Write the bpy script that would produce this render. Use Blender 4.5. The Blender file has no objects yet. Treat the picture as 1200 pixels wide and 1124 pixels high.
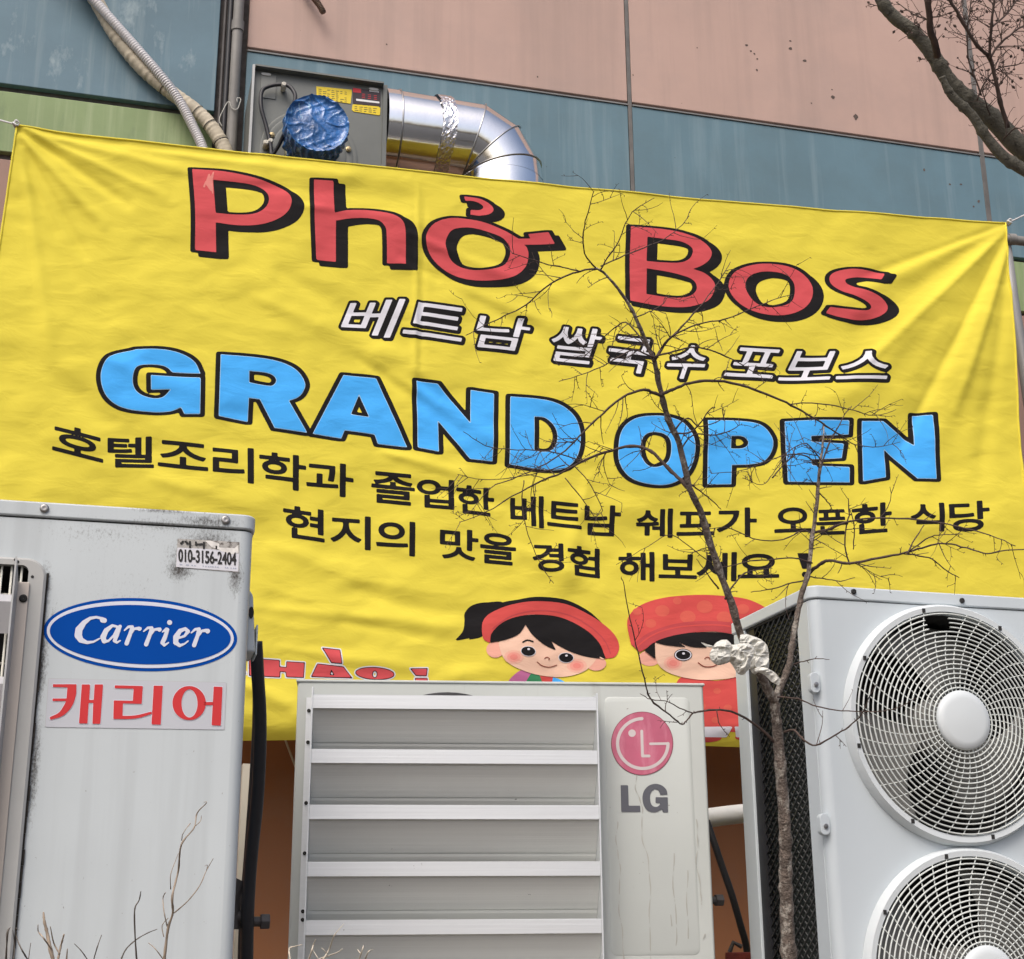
import bpy, bmesh, math, random
import numpy as np
from mathutils import Vector, Matrix
random.seed(11); np.random.seed(11)
C = bpy.context.scene.collection
R = math.radians
# ------------------------------------------------------------------ camera
FPX, PW, PH = 1728.3, 1200.0, 1124.0
PITCH, ROLL = R(17.426), R(-0.4288)
CAM = np.array([0., 0., 1.6])
_r = np.array([1., 0, 0]); _u = np.array([0, -math.sin(PITCH), math.cos(PITCH)]); _f = np.array([0, math.cos(PITCH), math.sin(PITCH)])
RT = math.cos(ROLL) * _r + math.sin(ROLL) * _u
UP = -math.sin(ROLL) * _r + math.cos(ROLL) * _u
FW = _f
cam_data = bpy.data.cameras.new('camera')
cam = bpy.data.objects.new('camera', cam_data); C.objects.link(cam)
cam_data.sensor_fit = 'HORIZONTAL'; cam_data.sensor_width = 36
cam_data.lens = FPX / PW * 36
cam_data.clip_start = 0.05; cam_data.clip_end = 2000
cam.matrix_world = Matrix(((RT[0], UP[0], -FW[0], CAM[0]), (RT[1], UP[1], -FW[1], CAM[1]), (RT[2], UP[2], -FW[2], CAM[2]), (0, 0, 0, 1)))
bpy.context.scene.camera = cam
# ------------------------------------------------------------------ world and sun
SUN_EL, SUN_AZ = R(52), R(200)      # azimuth clockwise from +Y: behind the camera, to its left
world = bpy.data.worlds.new('World'); bpy.context.scene.world = world; world.use_nodes = True
wn = world.node_tree; bg = wn.nodes['Background']
sky = wn.nodes.new('ShaderNodeTexSky'); sky.sky_type = 'NISHITA'; sky.sun_disc = False
sky.sun_elevation = SUN_EL; sky.sun_rotation = SUN_AZ; sky.air_density = 0.8; sky.dust_density = 6.0; sky.ozone_density = 0.6
wn.links.new(sky.outputs[0], bg.inputs[0]); bg.inputs[1].default_value = 0.15
sl = bpy.data.lights.new('sun', 'SUN'); sl.energy = 1.15; sl.angle = R(32); sl.color = (1, 0.975, 0.945)
so = bpy.data.objects.new('sun', sl); C.objects.link(so)
sd = Vector((math.sin(SUN_AZ) * math.cos(SUN_EL), math.cos(SUN_AZ) * math.cos(SUN_EL), math.sin(SUN_EL)))
so.rotation_euler = sd.to_track_quat('Z', 'Y').to_euler(); so.location = (0, -5, 12)
vs = bpy.context.scene.view_settings
vs.view_transform = 'Standard'; vs.look = 'None'; vs.gamma = 1; vs.use_curve_mapping = False; vs.exposure = 0.24

# ------------------------------------------------------------------ helpers
def ray(px, py):
    return RT * (px - 600) / FPX + UP * (562 - py) / FPX + FW
def pt(px, py, t):
    return CAM + ray(px, py) * t
class Frame:                    # local x along the face, local y away from the viewer, z up
    def __init__(s, yaw, origin):
        s.yaw = yaw; s.o = np.array(origin, float)
        s.ax = np.array([math.cos(yaw), math.sin(yaw), 0]); s.ay = np.array([-math.sin(yaw), math.cos(yaw), 0])
    def pix(s, px, py, y=0.0):  # point of the plane local-y = y seen at a pixel of the photograph
        px = np.asarray(px, float); py = np.asarray(py, float)
        d = RT[None] * ((px.reshape(-1, 1) - 600) / FPX) + UP[None] * ((562 - py.reshape(-1, 1)) / FPX) + FW[None]
        c = CAM - s.o
        t = (y - c @ s.ay) / (d @ s.ay)
        p = c[None] + d * t[:, None]
        x = p @ s.ax; z = p[:, 2]
        return (x, z) if px.ndim else (float(x[0]), float(z[0]))
    def pixx(s, px, py, x=0.0): # the same on the plane local-x = x, returns (y, z)
        d = ray(px, py); c = CAM - s.o
        t = (x - c @ s.ax) / (d @ s.ax); p = c + d * t
        return float(p @ s.ay), float(p[2])
    def local(s, w):
        d = np.asarray(w, float) - s.o
        return np.array([d @ s.ax, d @ s.ay, d[2]])

def lin(r, g, b):
    f = lambda v: (v / 255 / 12.92) if v / 255 <= 0.04045 else ((v / 255 + 0.055) / 1.055) ** 2.4
    return (f(r), f(g), f(b))

MATS = {}
def mat(name, col, rough=0.6, metal=0.0, var=0.12, scale=3.0, stretch=(1, 1, 1), bump=0.0, bscale=60, second=None, s2=(0.55, 0.7), s2scale=8, s2stretch=(1, 1, 1), streak=None, speck=None, rvar=0.0, spec=None):
    if name in MATS: return MATS[name]
    m = bpy.data.materials.new(name); m.use_nodes = True; MATS[name] = m
    nt = m.node_tree; N = nt.nodes; L = nt.links; b = N['Principled BSDF']
    tc = N.new('ShaderNodeTexCoord')
    def noise(sc, st, det=5, rg=0.6):
        mp = N.new('ShaderNodeMapping'); mp.inputs['Scale'].default_value = st; L.new(tc.outputs['Object'], mp.inputs[0])
        n = N.new('ShaderNodeTexNoise'); n.inputs['Scale'].default_value = sc; n.inputs['Detail'].default_value = det; n.inputs['Roughness'].default_value = rg
        L.new(mp.outputs[0], n.inputs['Vector']); return n
    def ramp(src, a, c, lo=(0, 0, 0, 1), hi=(1, 1, 1, 1)):
        r = N.new('ShaderNodeValToRGB'); r.color_ramp.elements[0].position = a; r.color_ramp.elements[1].position = c
        r.color_ramp.elements[0].color = lo; r.color_ramp.elements[1].color = hi; L.new(src, r.inputs[0]); return r
    def mix(fac, a, c):
        x = N.new('ShaderNodeMix'); x.data_type = 'RGBA'; L.new(fac, x.inputs['Factor'])
        for k, v in ((6, a), (7, c)):
            if isinstance(v, tuple): x.inputs[k].default_value = (*v[:3], 1)
            else: L.new(v, x.inputs[k])
        return x.outputs[2]
    n1 = noise(scale, stretch)
    lo = tuple(max(0, c * (1 - var)) for c in col); hi = tuple(min(1, c * (1 + var)) for c in col)
    r1 = ramp(n1.outputs[0], 0.3, 0.7)
    out = mix(r1.outputs[0], lo, hi)
    if second:
        n2 = noise(s2scale, s2stretch, 6, 0.65); r2 = ramp(n2.outputs[0], s2[0], s2[1])
        out = mix(r2.outputs[0], out, second)
    if streak:                  # (colour, scale, low, high, strength)
        n3 = noise(streak[1], (1, 1, 0.05), 4, 0.6); r3 = ramp(n3.outputs[0], streak[2], streak[3], (0, 0, 0, 1), (streak[4],) * 3 + (1,))
        out = mix(r3.outputs[0], out, streak[0])
    if speck:                   # (colour, scale, low, high)
        n4 = noise(speck[1], (1, 1, 1), 3, 0.7); r4 = ramp(n4.outputs[0], speck[2], speck[3])
        out = mix(r4.outputs[0], out, speck[0])
    L.new(out, b.inputs['Base Color'])
    b.inputs['Roughness'].default_value = rough; b.inputs['Metallic'].default_value = metal
    if spec is not None: b.inputs['Specular IOR Level'].default_value = spec
    if rvar:
        mr = N.new('ShaderNodeMapRange'); mr.inputs['To Min'].default_value = max(0.02, rough - rvar); mr.inputs['To Max'].default_value = rough + rvar
        L.new(n1.outputs[0], mr.inputs[0]); L.new(mr.outputs[0], b.inputs['Roughness'])
    if bump:
        nb = noise(bscale, stretch, 4, 0.6); bp = N.new('ShaderNodeBump'); bp.inputs['Strength'].default_value = bump; bp.inputs['Distance'].default_value = 0.01
        L.new(nb.outputs[0], bp.inputs['Height']); L.new(bp.outputs[0], b.inputs['Normal'])
    return m

def tag(o, label=None, cat=None, group=None, kind=None):
    if label: o['label'] = label
    if cat: o['category'] = cat
    if group: o['group'] = group
    if kind: o['kind'] = kind
    return o
def thing(name, label, cat, frame=None, loc=None, yaw=0, group=None):
    o = bpy.data.objects.new(name, None); C.objects.link(o); o.empty_display_size = 0.1
    if frame is not None: o.location = frame.o; o.rotation_euler = (0, 0, frame.yaw)
    elif loc is not None: o.location = loc; o.rotation_euler = (0, 0, yaw)
    return tag(o, label, cat, group)

class MB:
    def __init__(s): s.v = []; s.f = []; s.m = []
    def add(s, vs_, fs, mi=0):
        k = len(s.v); s.v.extend([tuple(map(float, p)) for p in vs_]); s.f.extend([tuple(i + k for i in f) for f in fs]); s.m.extend([mi] * len(fs)); return s
    def box(s, x0, x1, y0, y1, z0, z1, mi=0):
        return s.add([(x0, y0, z0), (x1, y0, z0), (x1, y1, z0), (x0, y1, z0), (x0, y0, z1), (x1, y0, z1), (x1, y1, z1), (x0, y1, z1)],
                     [(0, 3, 2, 1), (4, 5, 6, 7), (0, 1, 5, 4), (1, 2, 6, 5), (2, 3, 7, 6), (3, 0, 4, 7)], mi)
    def hexa(s, lo, hi, mi=0):   # two quads of points
        return s.add(list(lo) + list(hi), [(0, 3, 2, 1), (4, 5, 6, 7), (0, 1, 5, 4), (1, 2, 6, 5), (2, 3, 7, 6), (3, 0, 4, 7)], mi)
    def prism(s, outline, z0, z1, mi=0, caps=True):      # outline in x,y extruded along z
        n = len(outline)
        vs_ = [(x, y, z0) for x, y in outline] + [(x, y, z1) for x, y in outline]
        fs = [(i, (i + 1) % n, n + (i + 1) % n, n + i) for i in range(n)]
        if caps: fs += [tuple(range(n))[::-1], tuple(range(n, 2 * n))]
        return s.add(vs_, fs, mi)
    def prism_y(s, outline, y0, y1, mi=0):               # outline in x,z extruded along y
        n = len(outline)
        vs_ = [(x, y0, z) for x, z in outline] + [(x, y1, z) for x, z in outline]
        fs = [(i, (i + 1) % n, n + (i + 1) % n, n + i) for i in range(n)] + [tuple(range(n))[::-1], tuple(range(n, 2 * n))]
        return s.add(vs_, fs, mi)
    def tube(s, pts, rad, n=8, mi=0, caps=True, jit=0):
        P = [np.asarray(p, float) for p in pts]; rad = [rad] * len(P) if np.isscalar(rad) else list(rad)
        T = [P[min(i + 1, len(P) - 1)] - P[max(i - 1, 0)] for i in range(len(P))]
        T = [t / (np.linalg.norm(t) + 1e-12) for t in T]
        a = np.array([0, 0, 1.]) if abs(T[0][2]) < 0.9 else np.array([1., 0, 0])
        u = np.cross(T[0], a); u /= np.linalg.norm(u)
        vs_ = []
        for i, p in enumerate(P):
            u = u - T[i] * (u @ T[i]); u /= np.linalg.norm(u) + 1e-12; w = np.cross(T[i], u)
            for k in range(n):
                an = 2 * math.pi * k / n; vs_.append(p + rad[i] * (1 + (random.uniform(-jit, jit) if jit else 0)) * (math.cos(an) * u + math.sin(an) * w))
        fs = [(i * n + k, i * n + (k + 1) % n, (i + 1) * n + (k + 1) % n, (i + 1) * n + k) for i in range(len(P) - 1) for k in range(n)]
        if caps: fs += [tuple(range(n))[::-1], tuple((len(P) - 1) * n + k for k in range(n))]
        return s.add(vs_, fs, mi)
    def lathe_y(s, cx, cz, prof, n=48, mi=0, a0=0, a1=2 * math.pi):   # profile (radius, y) turned about the y axis through (cx, cz)
        full = abs(a1 - a0 - 2 * math.pi) < 1e-6; m = n if full else n + 1
        vs_ = []
        for k in range(m):
            an = a0 + (a1 - a0) * k / n
            for r_, y in prof: vs_.append((cx + r_ * math.cos(an), y, cz + r_ * math.sin(an)))
        q = len(prof)
        fs = [(k * q + j, k * q + j + 1, ((k + 1) % m) * q + j + 1, ((k + 1) % m) * q + j) for k in range(n) for j in range(q - 1)]
        return s.add(vs_, fs, mi)
    def build(s, name, mats, parent=None, smooth=False, bevel=0, segs=2, kind=None):
        me = bpy.data.meshes.new(name); me.from_pydata(s.v, [], s.f); me.update()
        for m in (mats if isinstance(mats, (list, tuple)) else [mats]): me.materials.append(m)
        if any(s.m): me.polygons.foreach_set('material_index', s.m)
        bm = bmesh.new(); bm.from_mesh(me); bmesh.ops.recalc_face_normals(bm, faces=bm.faces); bm.to_mesh(me); bm.free()
        if smooth: me.shade_smooth() if hasattr(me, 'shade_smooth') else me.polygons.foreach_set('use_smooth', [True] * len(me.polygons))
        o = bpy.data.objects.new(name, me); C.objects.link(o)
        if smooth and smooth != 'all':
            me.set_sharp_from_angle(angle=R(40))
        if bevel:
            bv = o.modifiers.new('bevel', 'BEVEL'); bv.width = bevel; bv.segments = segs; bv.limit_method = 'ANGLE'; bv.angle_limit = R(35)
            me.shade_smooth(); bv.harden_normals = True
        if parent is not None: o.parent = parent
        if kind: o['kind'] = kind
        return o

def catmull(P, k=5):
    P = [np.asarray(p, float) for p in P]
    if len(P) < 3: return P
    out = []
    for i in range(len(P) - 1):
        p0 = P[max(i - 1, 0)]; p1 = P[i]; p2 = P[i + 1]; p3 = P[min(i + 2, len(P) - 1)]
        for j in range(k):
            t = j / k
            out.append(0.5 * (2 * p1 + (p2 - p0) * t + (2 * p0 - 5 * p1 + 4 * p2 - p3) * t * t + (3 * p1 - p0 - 3 * p2 + p3) * t ** 3))
    out.append(P[-1]); return out

# ---- flat print: outlines turned into real thin meshes by clipping a grid against a distance field
def tr(s, ox=0., oy=0., k=1.):
    """closed outline; '~x,y' is a smooth point, 'x,y' a corner"""
    P = []; S = []
    for w in s.split():
        S.append(w[0] == '~'); a, b = w.lstrip('~').split(','); P.append((float(a) / k + ox, float(b) / k + oy))
    P = np.array(P); n = len(P); out = []
    for i in range(n):
        j = (i + 1) % n
        if not S[i] and not S[j]: out.append(P[i]); continue
        d = np.linalg.norm(P[j] - P[i])
        def tang(q, other, fwd):
            if not S[q]: return (P[j] - P[i])
            a_, b_ = P[(q - 1) % n], P[(q + 1) % n]; t = b_ - a_; return t / (np.linalg.norm(t) + 1e-9) * d
        t0, t1 = tang(i, j, 1), tang(j, i, 0)
        for m in range(6):
            t = m / 6; h = (2 * t ** 3 - 3 * t * t + 1, t ** 3 - 2 * t * t + t, -2 * t ** 3 + 3 * t * t, t ** 3 - t * t)
            out.append(h[0] * P[i] + h[1] * t0 + h[2] * P[j] + h[3] * t1)
    return np.array(out)
def ell(cx, cy, rx, ry, ox=0., oy=0., k=1., rot=0, n=48, slope=0):
    a = np.linspace(0, 2 * np.pi, n, endpoint=False); x = rx * np.cos(a); y = ry * np.sin(a)
    X = x * math.cos(rot) - y * math.sin(rot); Y = x * math.sin(rot) + y * math.cos(rot) + slope * X
    return np.stack([(cx + X) / k + ox, (cy + Y) / k + oy], 1)
def sdf(P, cs):
    D = np.full(len(P), 1e9); ins = np.zeros(len(P), bool)
    for c in cs:
        A = c; B = np.roll(c, -1, 0)
        for s0 in range(0, len(P), 20000):
            Q = P[s0:s0 + 20000]
            d = B - A; L2 = (d ** 2).sum(1) + 1e-12
            t = np.clip(((Q[:, None, 0] - A[None, :, 0]) * d[None, :, 0] + (Q[:, None, 1] - A[None, :, 1]) * d[None, :, 1]) / L2[None], 0, 1)
            ex = Q[:, None, 0] - (A[None, :, 0] + t * d[None, :, 0]); ey = Q[:, None, 1] - (A[None, :, 1] + t * d[None, :, 1])
            D[s0:s0 + 20000] = np.minimum(D[s0:s0 + 20000], np.sqrt((ex ** 2 + ey ** 2).min(1)))
            cond = (A[None, :, 1] > Q[:, None, 1]) != (B[None, :, 1] > Q[:, None, 1])
            xi = A[None, :, 0] + (Q[:, None, 1] - A[None, :, 1]) * d[None, :, 0] / np.where(abs(d[None, :, 1]) < 1e-9, 1e-9, d[None, :, 1])
            ins[s0:s0 + 20000] ^= ((cond & (Q[:, None, 0] < xi)).sum(1) % 2).astype(bool)
    return np.where(ins, -D, D)
def caps_sdf(P, strokes):       # strokes: lists of (x, y, r)
    D = np.full(len(P), 1e9)
    for st in strokes:
        for (x0, y0, r0), (x1, y1, r1) in zip(st[:-1], st[1:]):
            d = np.array([x1 - x0, y1 - y0]); L2 = d @ d + 1e-12
            t = np.clip(((P[:, 0] - x0) * d[0] + (P[:, 1] - y0) * d[1]) / L2, 0, 1)
            D = np.minimum(D, np.hypot(P[:, 0] - x0 - t * d[0], P[:, 1] - y0 - t * d[1]) - (r0 + t * (r1 - r0)))
    return D
def march(fn, box, step):
    x0, y0, x1, y1 = box; nx = max(2, int((x1 - x0) / step) + 1); ny = max(2, int((y1 - y0) / step) + 1)
    xs = np.linspace(x0, x1, nx); ys = np.linspace(y0, y1, ny); X, Y = np.meshgrid(xs, ys)
    P = np.stack([X.ravel(), Y.ravel()], 1); f = fn(P); f = np.where(np.abs(f) < 1e-6, -1e-6, f)
    I = np.arange(nx * ny).reshape(ny, nx); a = I[:-1, :-1].ravel(); b = I[:-1, 1:].ravel(); c = I[1:, 1:].ravel(); d = I[1:, :-1].ravel()
    T = np.concatenate([np.stack([a, b, c], 1), np.stack([a, c, d], 1)]); k = (f[T] < 0).sum(1)
    def cut(i, j):
        t = f[i] / (f[i] - f[j]); return P[i] + (P[j] - P[i]) * t[:, None]
    tris = [P[T[k == 3]]]
    for want in (1, 2):
        t = T[k == want]
        if not len(t): continue
        odd = (f[t] < 0) if want == 1 else (f[t] >= 0); q = odd.argmax(1); r = np.arange(len(t))
        A, B, D_ = t[r, q], t[r, (q + 1) % 3], t[r, (q + 2) % 3]
        ab, ad = cut(A, B), cut(A, D_)
        if want == 1: tris.append(np.stack([P[A], ab, ad], 1))
        else: tris += [np.stack([ab, P[B], P[D_]], 1), np.stack([ab, P[D_], ad], 1)]
    V = np.concatenate(tris).reshape(-1, 2)
    if not len(V): return np.zeros((0, 2)), np.zeros((0, 3), int)
    key, idx, inv = np.unique(np.round(V * 200).astype(np.int64), axis=0, return_index=True, return_inverse=True)
    F = inv.reshape(-1, 3); F = F[(F[:, 0] != F[:, 1]) & (F[:, 1] != F[:, 2]) & (F[:, 0] != F[:, 2])]
    return V[idx], F
class Print:                    # collects printed layers lying on a surface
    def __init__(s, surf): s.surf = surf; s.V = []; s.F = []; s.M = []; s.n = 0; s.mats = []
    def layer(s, fn, box, step, m, lvl):
        V, F = march(fn, box, step)
        if not len(V): return
        if m not in s.mats: s.mats.append(m)
        s.V.append(s.surf(V[:, 0], V[:, 1], lvl)); s.F.append(F + s.n); s.M += [s.mats.index(m)] * len(F); s.n += len(V)
    def shape(s, cs, m, lvl, grow=0, step=1.5, clip=None):
        cs = [np.asarray(c) for c in (cs if isinstance(cs, list) else [cs])]
        a = np.concatenate(cs); g = abs(grow) + 2 + step
        def fn(P):
            d = sdf(P, cs) - grow
            return np.maximum(d, clip(P)) if clip else d
        s.layer(fn, (a[:, 0].min() - g, a[:, 1].min() - g, a[:, 0].max() + g, a[:, 1].max() + g), step, m, lvl)
    def strokes(s, st, m, lvl, step=1.0):
        a = np.array([p for q in st for p in q]); g = a[:, 2].max() + 2
        s.layer(lambda P: caps_sdf(P, st), (a[:, 0].min() - g, a[:, 1].min() - g, a[:, 0].max() + g, a[:, 1].max() + g), step, m, lvl)
    def build(s, name, parent, label=None):
        V = np.concatenate(s.V); F = np.concatenate(s.F)
        me = bpy.data.meshes.new(name); me.from_pydata(V.tolist(), [], F.tolist()); me.update()
        for m in s.mats: me.materials.append(m)
        me.polygons.foreach_set('material_index', s.M); me.shade_smooth()
        o = bpy.data.objects.new(name, me); C.objects.link(o); o.parent = parent
        if label: o['label'] = label
        return o
_gc = {}
def glyph(s):                   # outlines of a character of Blender's own built-in font
    if s in _gc: return _gc[s]
    c = bpy.data.curves.new('g', 'FONT'); c.body = s; c.size = 1
    o = bpy.data.objects.new('g', c); C.objects.link(o); bpy.context.view_layer.update()
    cc = o.to_curve(bpy.context.evaluated_depsgraph_get()); out = []
    for sp in cc.splines:
        B = sp.bezier_points; n = len(B); P = []
        for i in range(n):
            a, b = B[i], B[(i + 1) % n]
            p0, p1, p2, p3 = (np.array(q[:2]) for q in (a.co, a.handle_right, b.handle_left, b.co))
            straight = np.linalg.norm(np.cross(p1 - p0, p3 - p0)) < 1e-5 and np.linalg.norm(np.cross(p2 - p0, p3 - p0)) < 1e-5
            for t in ([0] if straight else np.arange(5) / 5):
                P.append((1 - t) ** 3 * p0 + 3 * (1 - t) ** 2 * t * p1 + 3 * (1 - t) * t * t * p2 + t ** 3 * p3)
        out.append(np.array(P))
    bpy.data.objects.remove(o); bpy.data.curves.remove(c)
    _gc[s] = out; return out
def fit_glyph(s, xl, xr, yt, yb, slope=0, shift=0):     # glyph stretched to a measured box (pixels)
    cs = glyph(s); a = np.concatenate(cs); mn, mx = a.min(0), a.max(0); out = []
    for c in cs:
        u = (c[:, 0] - mn[0]) / (mx[0] - mn[0]); v = (mx[1] - c[:, 1]) / (mx[1] - mn[1])
        out.append(np.stack([xl + u * (xr - xl) + shift * (1 - v), yt + v * (yb - yt) + slope * u * (xr - xl)], 1))
    return out

def surf_plane(fr, y0, d=0.0005):
    def f(px, py, lvl):
        y = y0 - d * lvl; x, z = fr.pix(px, py, y); return np.stack([x, np.full_like(x, y), z], 1)
    return f

# ------------------------------------------------------------------ frames of the place
Z0 = 1.0                                     # soil of the raised bed
WY = R(15.24)
wall = Frame(WY, [*pt(600, 562, 6.4)[:2], 0.0])
BAN_Y = -0.68
banf = Frame(WY, wall.o + wall.ay * BAN_Y); banf.o[2] = 0
def base_frame(yaw, px, py, t): p = pt(px, py, t); return Frame(yaw, [p[0], p[1], 0])
carf = base_frame(R(14.76), 298, 603, 2.7)   # origin under the front right top corner
lgf = base_frame(R(6.03), 349, 798, 3.2)     # origin under the front left top corner
rtf = base_frame(R(15.8), 950, 686, 3.1)     # origin under the front left top corner

# ------------------------------------------------------------------ materials
M_pink = mat('pink_wall_paint', (0.47, 0.325, 0.275), 0.7, var=0.08, scale=1.1, second=(0.39, 0.285, 0.25), s2=(0.45, 0.8), s2scale=1.6, streak=((0.33, 0.24, 0.205), 9, 0.48, 0.78, 0.55), speck=((0.17, 0.12, 0.10), 34, 0.735, 0.76), bump=0.04, bscale=25)
M_teal = mat('teal_wall_paint', (0.115, 0.205, 0.255), 0.65, var=0.1, scale=1.5, second=(0.10, 0.165, 0.195), s2=(0.45, 0.8), s2scale=2.0, streak=((0.24, 0.33, 0.37), 14, 0.52, 0.75, 0.5), speck=((0.05, 0.06, 0.06), 36, 0.74, 0.76), bump=0.05, bscale=25)
M_tealw = mat('weathered_teal_paint', (0.11, 0.19, 0.24), 0.65, var=0.15, scale=2, second=(0.36, 0.44, 0.46), s2=(0.57, 0.76), s2scale=7, s2stretch=(1, 1, 0.5), streak=((0.28, 0.36, 0.38), 16, 0.5, 0.75, 0.55), bump=0.05, bscale=30)
M_green = mat('green_wall_paint', (0.23, 0.31, 0.145), 0.7, var=0.1, scale=2, streak=((0.40, 0.46, 0.28), 18, 0.46, 0.68, 0.6), second=(0.12, 0.17, 0.10), s2=(0.55, 0.8), s2scale=9, s2stretch=(1, 1, 0.3), bump=0.06, bscale=40)
M_brown = mat('brown_wall_paint', (0.28, 0.112, 0.040), 0.6, var=0.08, scale=1.5, second=(0.27, 0.125, 0.06), s2=(0.5, 0.75), s2scale=4, streak=((0.24, 0.12, 0.06), 10, 0.5, 0.8, 0.4), bump=0.02)
M_pbr = mat('dusty_pink_brown_paint', (0.31, 0.195, 0.155), 0.7, var=0.1, scale=2, streak=((0.22, 0.14, 0.11), 12, 0.5, 0.75, 0.5), bump=0.03)
M_joint = mat('dark_joint', (0.10, 0.09, 0.085), 0.9, var=0.3, scale=20)
M_conc = mat('concrete', (0.32, 0.31, 0.29), 0.9, var=0.15, scale=3, bump=0.2, bscale=60)
M_asph = mat('asphalt', (0.055, 0.055, 0.055), 0.95, var=0.25, scale=20, bump=0.3, bscale=200)
M_soil = mat('soil', (0.11, 0.085, 0.06), 1.0, var=0.4, scale=12, bump=0.6, bscale=50)
def mat_cloth(name, col, rough=0.75, var=0.035):
    m = mat(name, col, rough, var=var, scale=2.2, spec=0.12)
    nt = m.node_tree; N = nt.nodes; L = nt.links; b = N['Principled BSDF']; tc = [n for n in N if n.type == 'TEX_COORD'][0]
    mp = N.new('ShaderNodeMapping'); mp.inputs['Rotation'].default_value = (0, R(28), 0); mp.inputs['Scale'].default_value = (1, 1, 2.2); L.new(tc.outputs['Object'], mp.inputs[0])
    n1 = N.new('ShaderNodeTexNoise'); n1.inputs['Scale'].default_value = 7; n1.inputs['Detail'].default_value = 4; n1.inputs['Roughness'].default_value = 0.45; n1.inputs['Distortion'].default_value = 0.5
    L.new(mp.outputs[0], n1.inputs['Vector'])
    bp = N.new('ShaderNodeBump'); bp.inputs['Strength'].default_value = 0.38; bp.inputs['Distance'].default_value = 0.013
    L.new(n1.outputs[0], bp.inputs['Height']); L.new(bp.outputs[0], b.inputs['Normal'])
    return m
M_yel = mat_cloth('yellow_banner_fabric', (0.725, 0.615, 0.070))
M_bred = mat_cloth('banner_print_red', (0.60, 0.088, 0.098))
M_bblk = mat_cloth('banner_print_black', (0.014, 0.013, 0.014), 0.85)
M_bwht = mat_cloth('banner_print_white', (0.70, 0.70, 0.76))
M_bblu = mat_cloth('banner_print_blue', (0.070, 0.42, 0.93))
M_bblul = mat_cloth('banner_print_pale_blue', (0.36, 0.60, 0.86))
M_bhat = mat_cloth('banner_print_hat_red', (0.60, 0.082, 0.075))
M_bhatd = mat_cloth('banner_print_dark_red', (0.48, 0.07, 0.075))
M_bhatl = mat_cloth('banner_print_coral', (0.62, 0.115, 0.085))
M_bskin = mat_cloth('banner_print_skin', (0.80, 0.53, 0.40))
M_bskin2 = mat_cloth('banner_print_skin_pink', (0.80, 0.40, 0.31))
M_bch1 = mat_cloth('banner_print_blush_pale', (0.80, 0.44, 0.34))
M_bch2 = mat_cloth('banner_print_blush', (0.79, 0.33, 0.27))
M_bch3 = mat_cloth('banner_print_blush_deep', (0.76, 0.25, 0.21))
M_bpur = mat_cloth('banner_print_mauve', (0.52, 0.16, 0.33))
M_bgrn = mat_cloth('banner_print_green', (0.05, 0.26, 0.12))
M_bline = mat_cloth('banner_print_brown_line', (0.25, 0.06, 0.04))

# ------------------------------------------------------------------ ground
g = MB(); g.add([(-150, -150, 0), (150, -150, 0), (150, 150, 0), (-150, 150, 0)], [(0, 1, 2, 3)]); tag(g.build('ground', M_asph), kind='structure')
def W2(f, x, y, z): return tuple(f.o + f.ax * x + f.ay * y + np.array([0, 0, z]))
g = MB(); g.hexa([W2(wall, -7, -5.1, 0.004), W2(wall, 7, -5.1, 0.004), W2(wall, 7, -0.35, 0.004), W2(wall, -7, -0.35, 0.004)],
                 [W2(wall, -7, -5.1, Z0), W2(wall, 7, -5.1, Z0), W2(wall, 7, -0.35, Z0), W2(wall, -7, -0.35, Z0)])
tag(g.build('raised_bed_soil', M_soil), kind='structure')
g = MB(); g.hexa([W2(wall, -7, -5.26, 0.004), W2(wall, 7, -5.26, 0.004), W2(wall, 7, -5.105, 0.004), W2(wall, -7, -5.105, 0.004)],
                 [W2(wall, -7, -5.26, Z0 + .06), W2(wall, 7, -5.26, Z0 + .06), W2(wall, 7, -5.105, Z0 + .06), W2(wall, -7, -5.105, Z0 + .06)])
tag(g.build('retaining_wall', M_conc, bevel=0.01), kind='structure')

# ------------------------------------------------------------------ building facade
fac = thing('building_facade', 'pastel panelled building wall of pink, teal, green and brown slabs behind the yellow banner', 'building', wall)
g = MB(); g.box(-7, 7, 0.032, 0.30, 0.004, 9); g.build('wall_core', M_joint, fac)
sA = wall.pix(738, 120)[0]; sB = wall.pix(1150.5, 181)[0]; sL = wall.pix(287, 57)[0]; sLe = wall.pix(256.5, 90)[0]
z1 = wall.pix(600, 102)[1]; z2 = wall.pix(1192, 304)[1]; z3 = wall.pix(1195, 367)[1]
zl2 = wall.pix(125, 118)[1]; zl3 = wall.pix(5, 182)[1]
step_ = sB - sA
def panel(x0, x1, za, zb, m, gx=0.011, gz=0.012, y=0.0):
    q = MB(); q.box(x0 + gx, x1 - gx, y, 0.035, za + gz, zb - gz); return q.build('wall_panel', m, fac, bevel=0.004)
xs_r = [sL, sA, sB, sB + step_, sB + 2 * step_]
for i in range(len(xs_r) - 1):
    x0, x1 = xs_r[i], xs_r[i + 1]
    panel(x0, x1, z1, z1 + 2.3, M_pink); panel(x0, x1, z1 + 2.3, 9, M_teal)
    panel(x0, x1, z2, z1, M_teal); panel(x0, x1, z3, z2, M_green)
    panel(x0, x1, z3 - 1.25, z3, M_pbr); panel(x0, x1, 0.0, z3 - 1.25, M_brown)
xs_l = [sLe - 2 * step_, sLe - step_, sLe]
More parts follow.
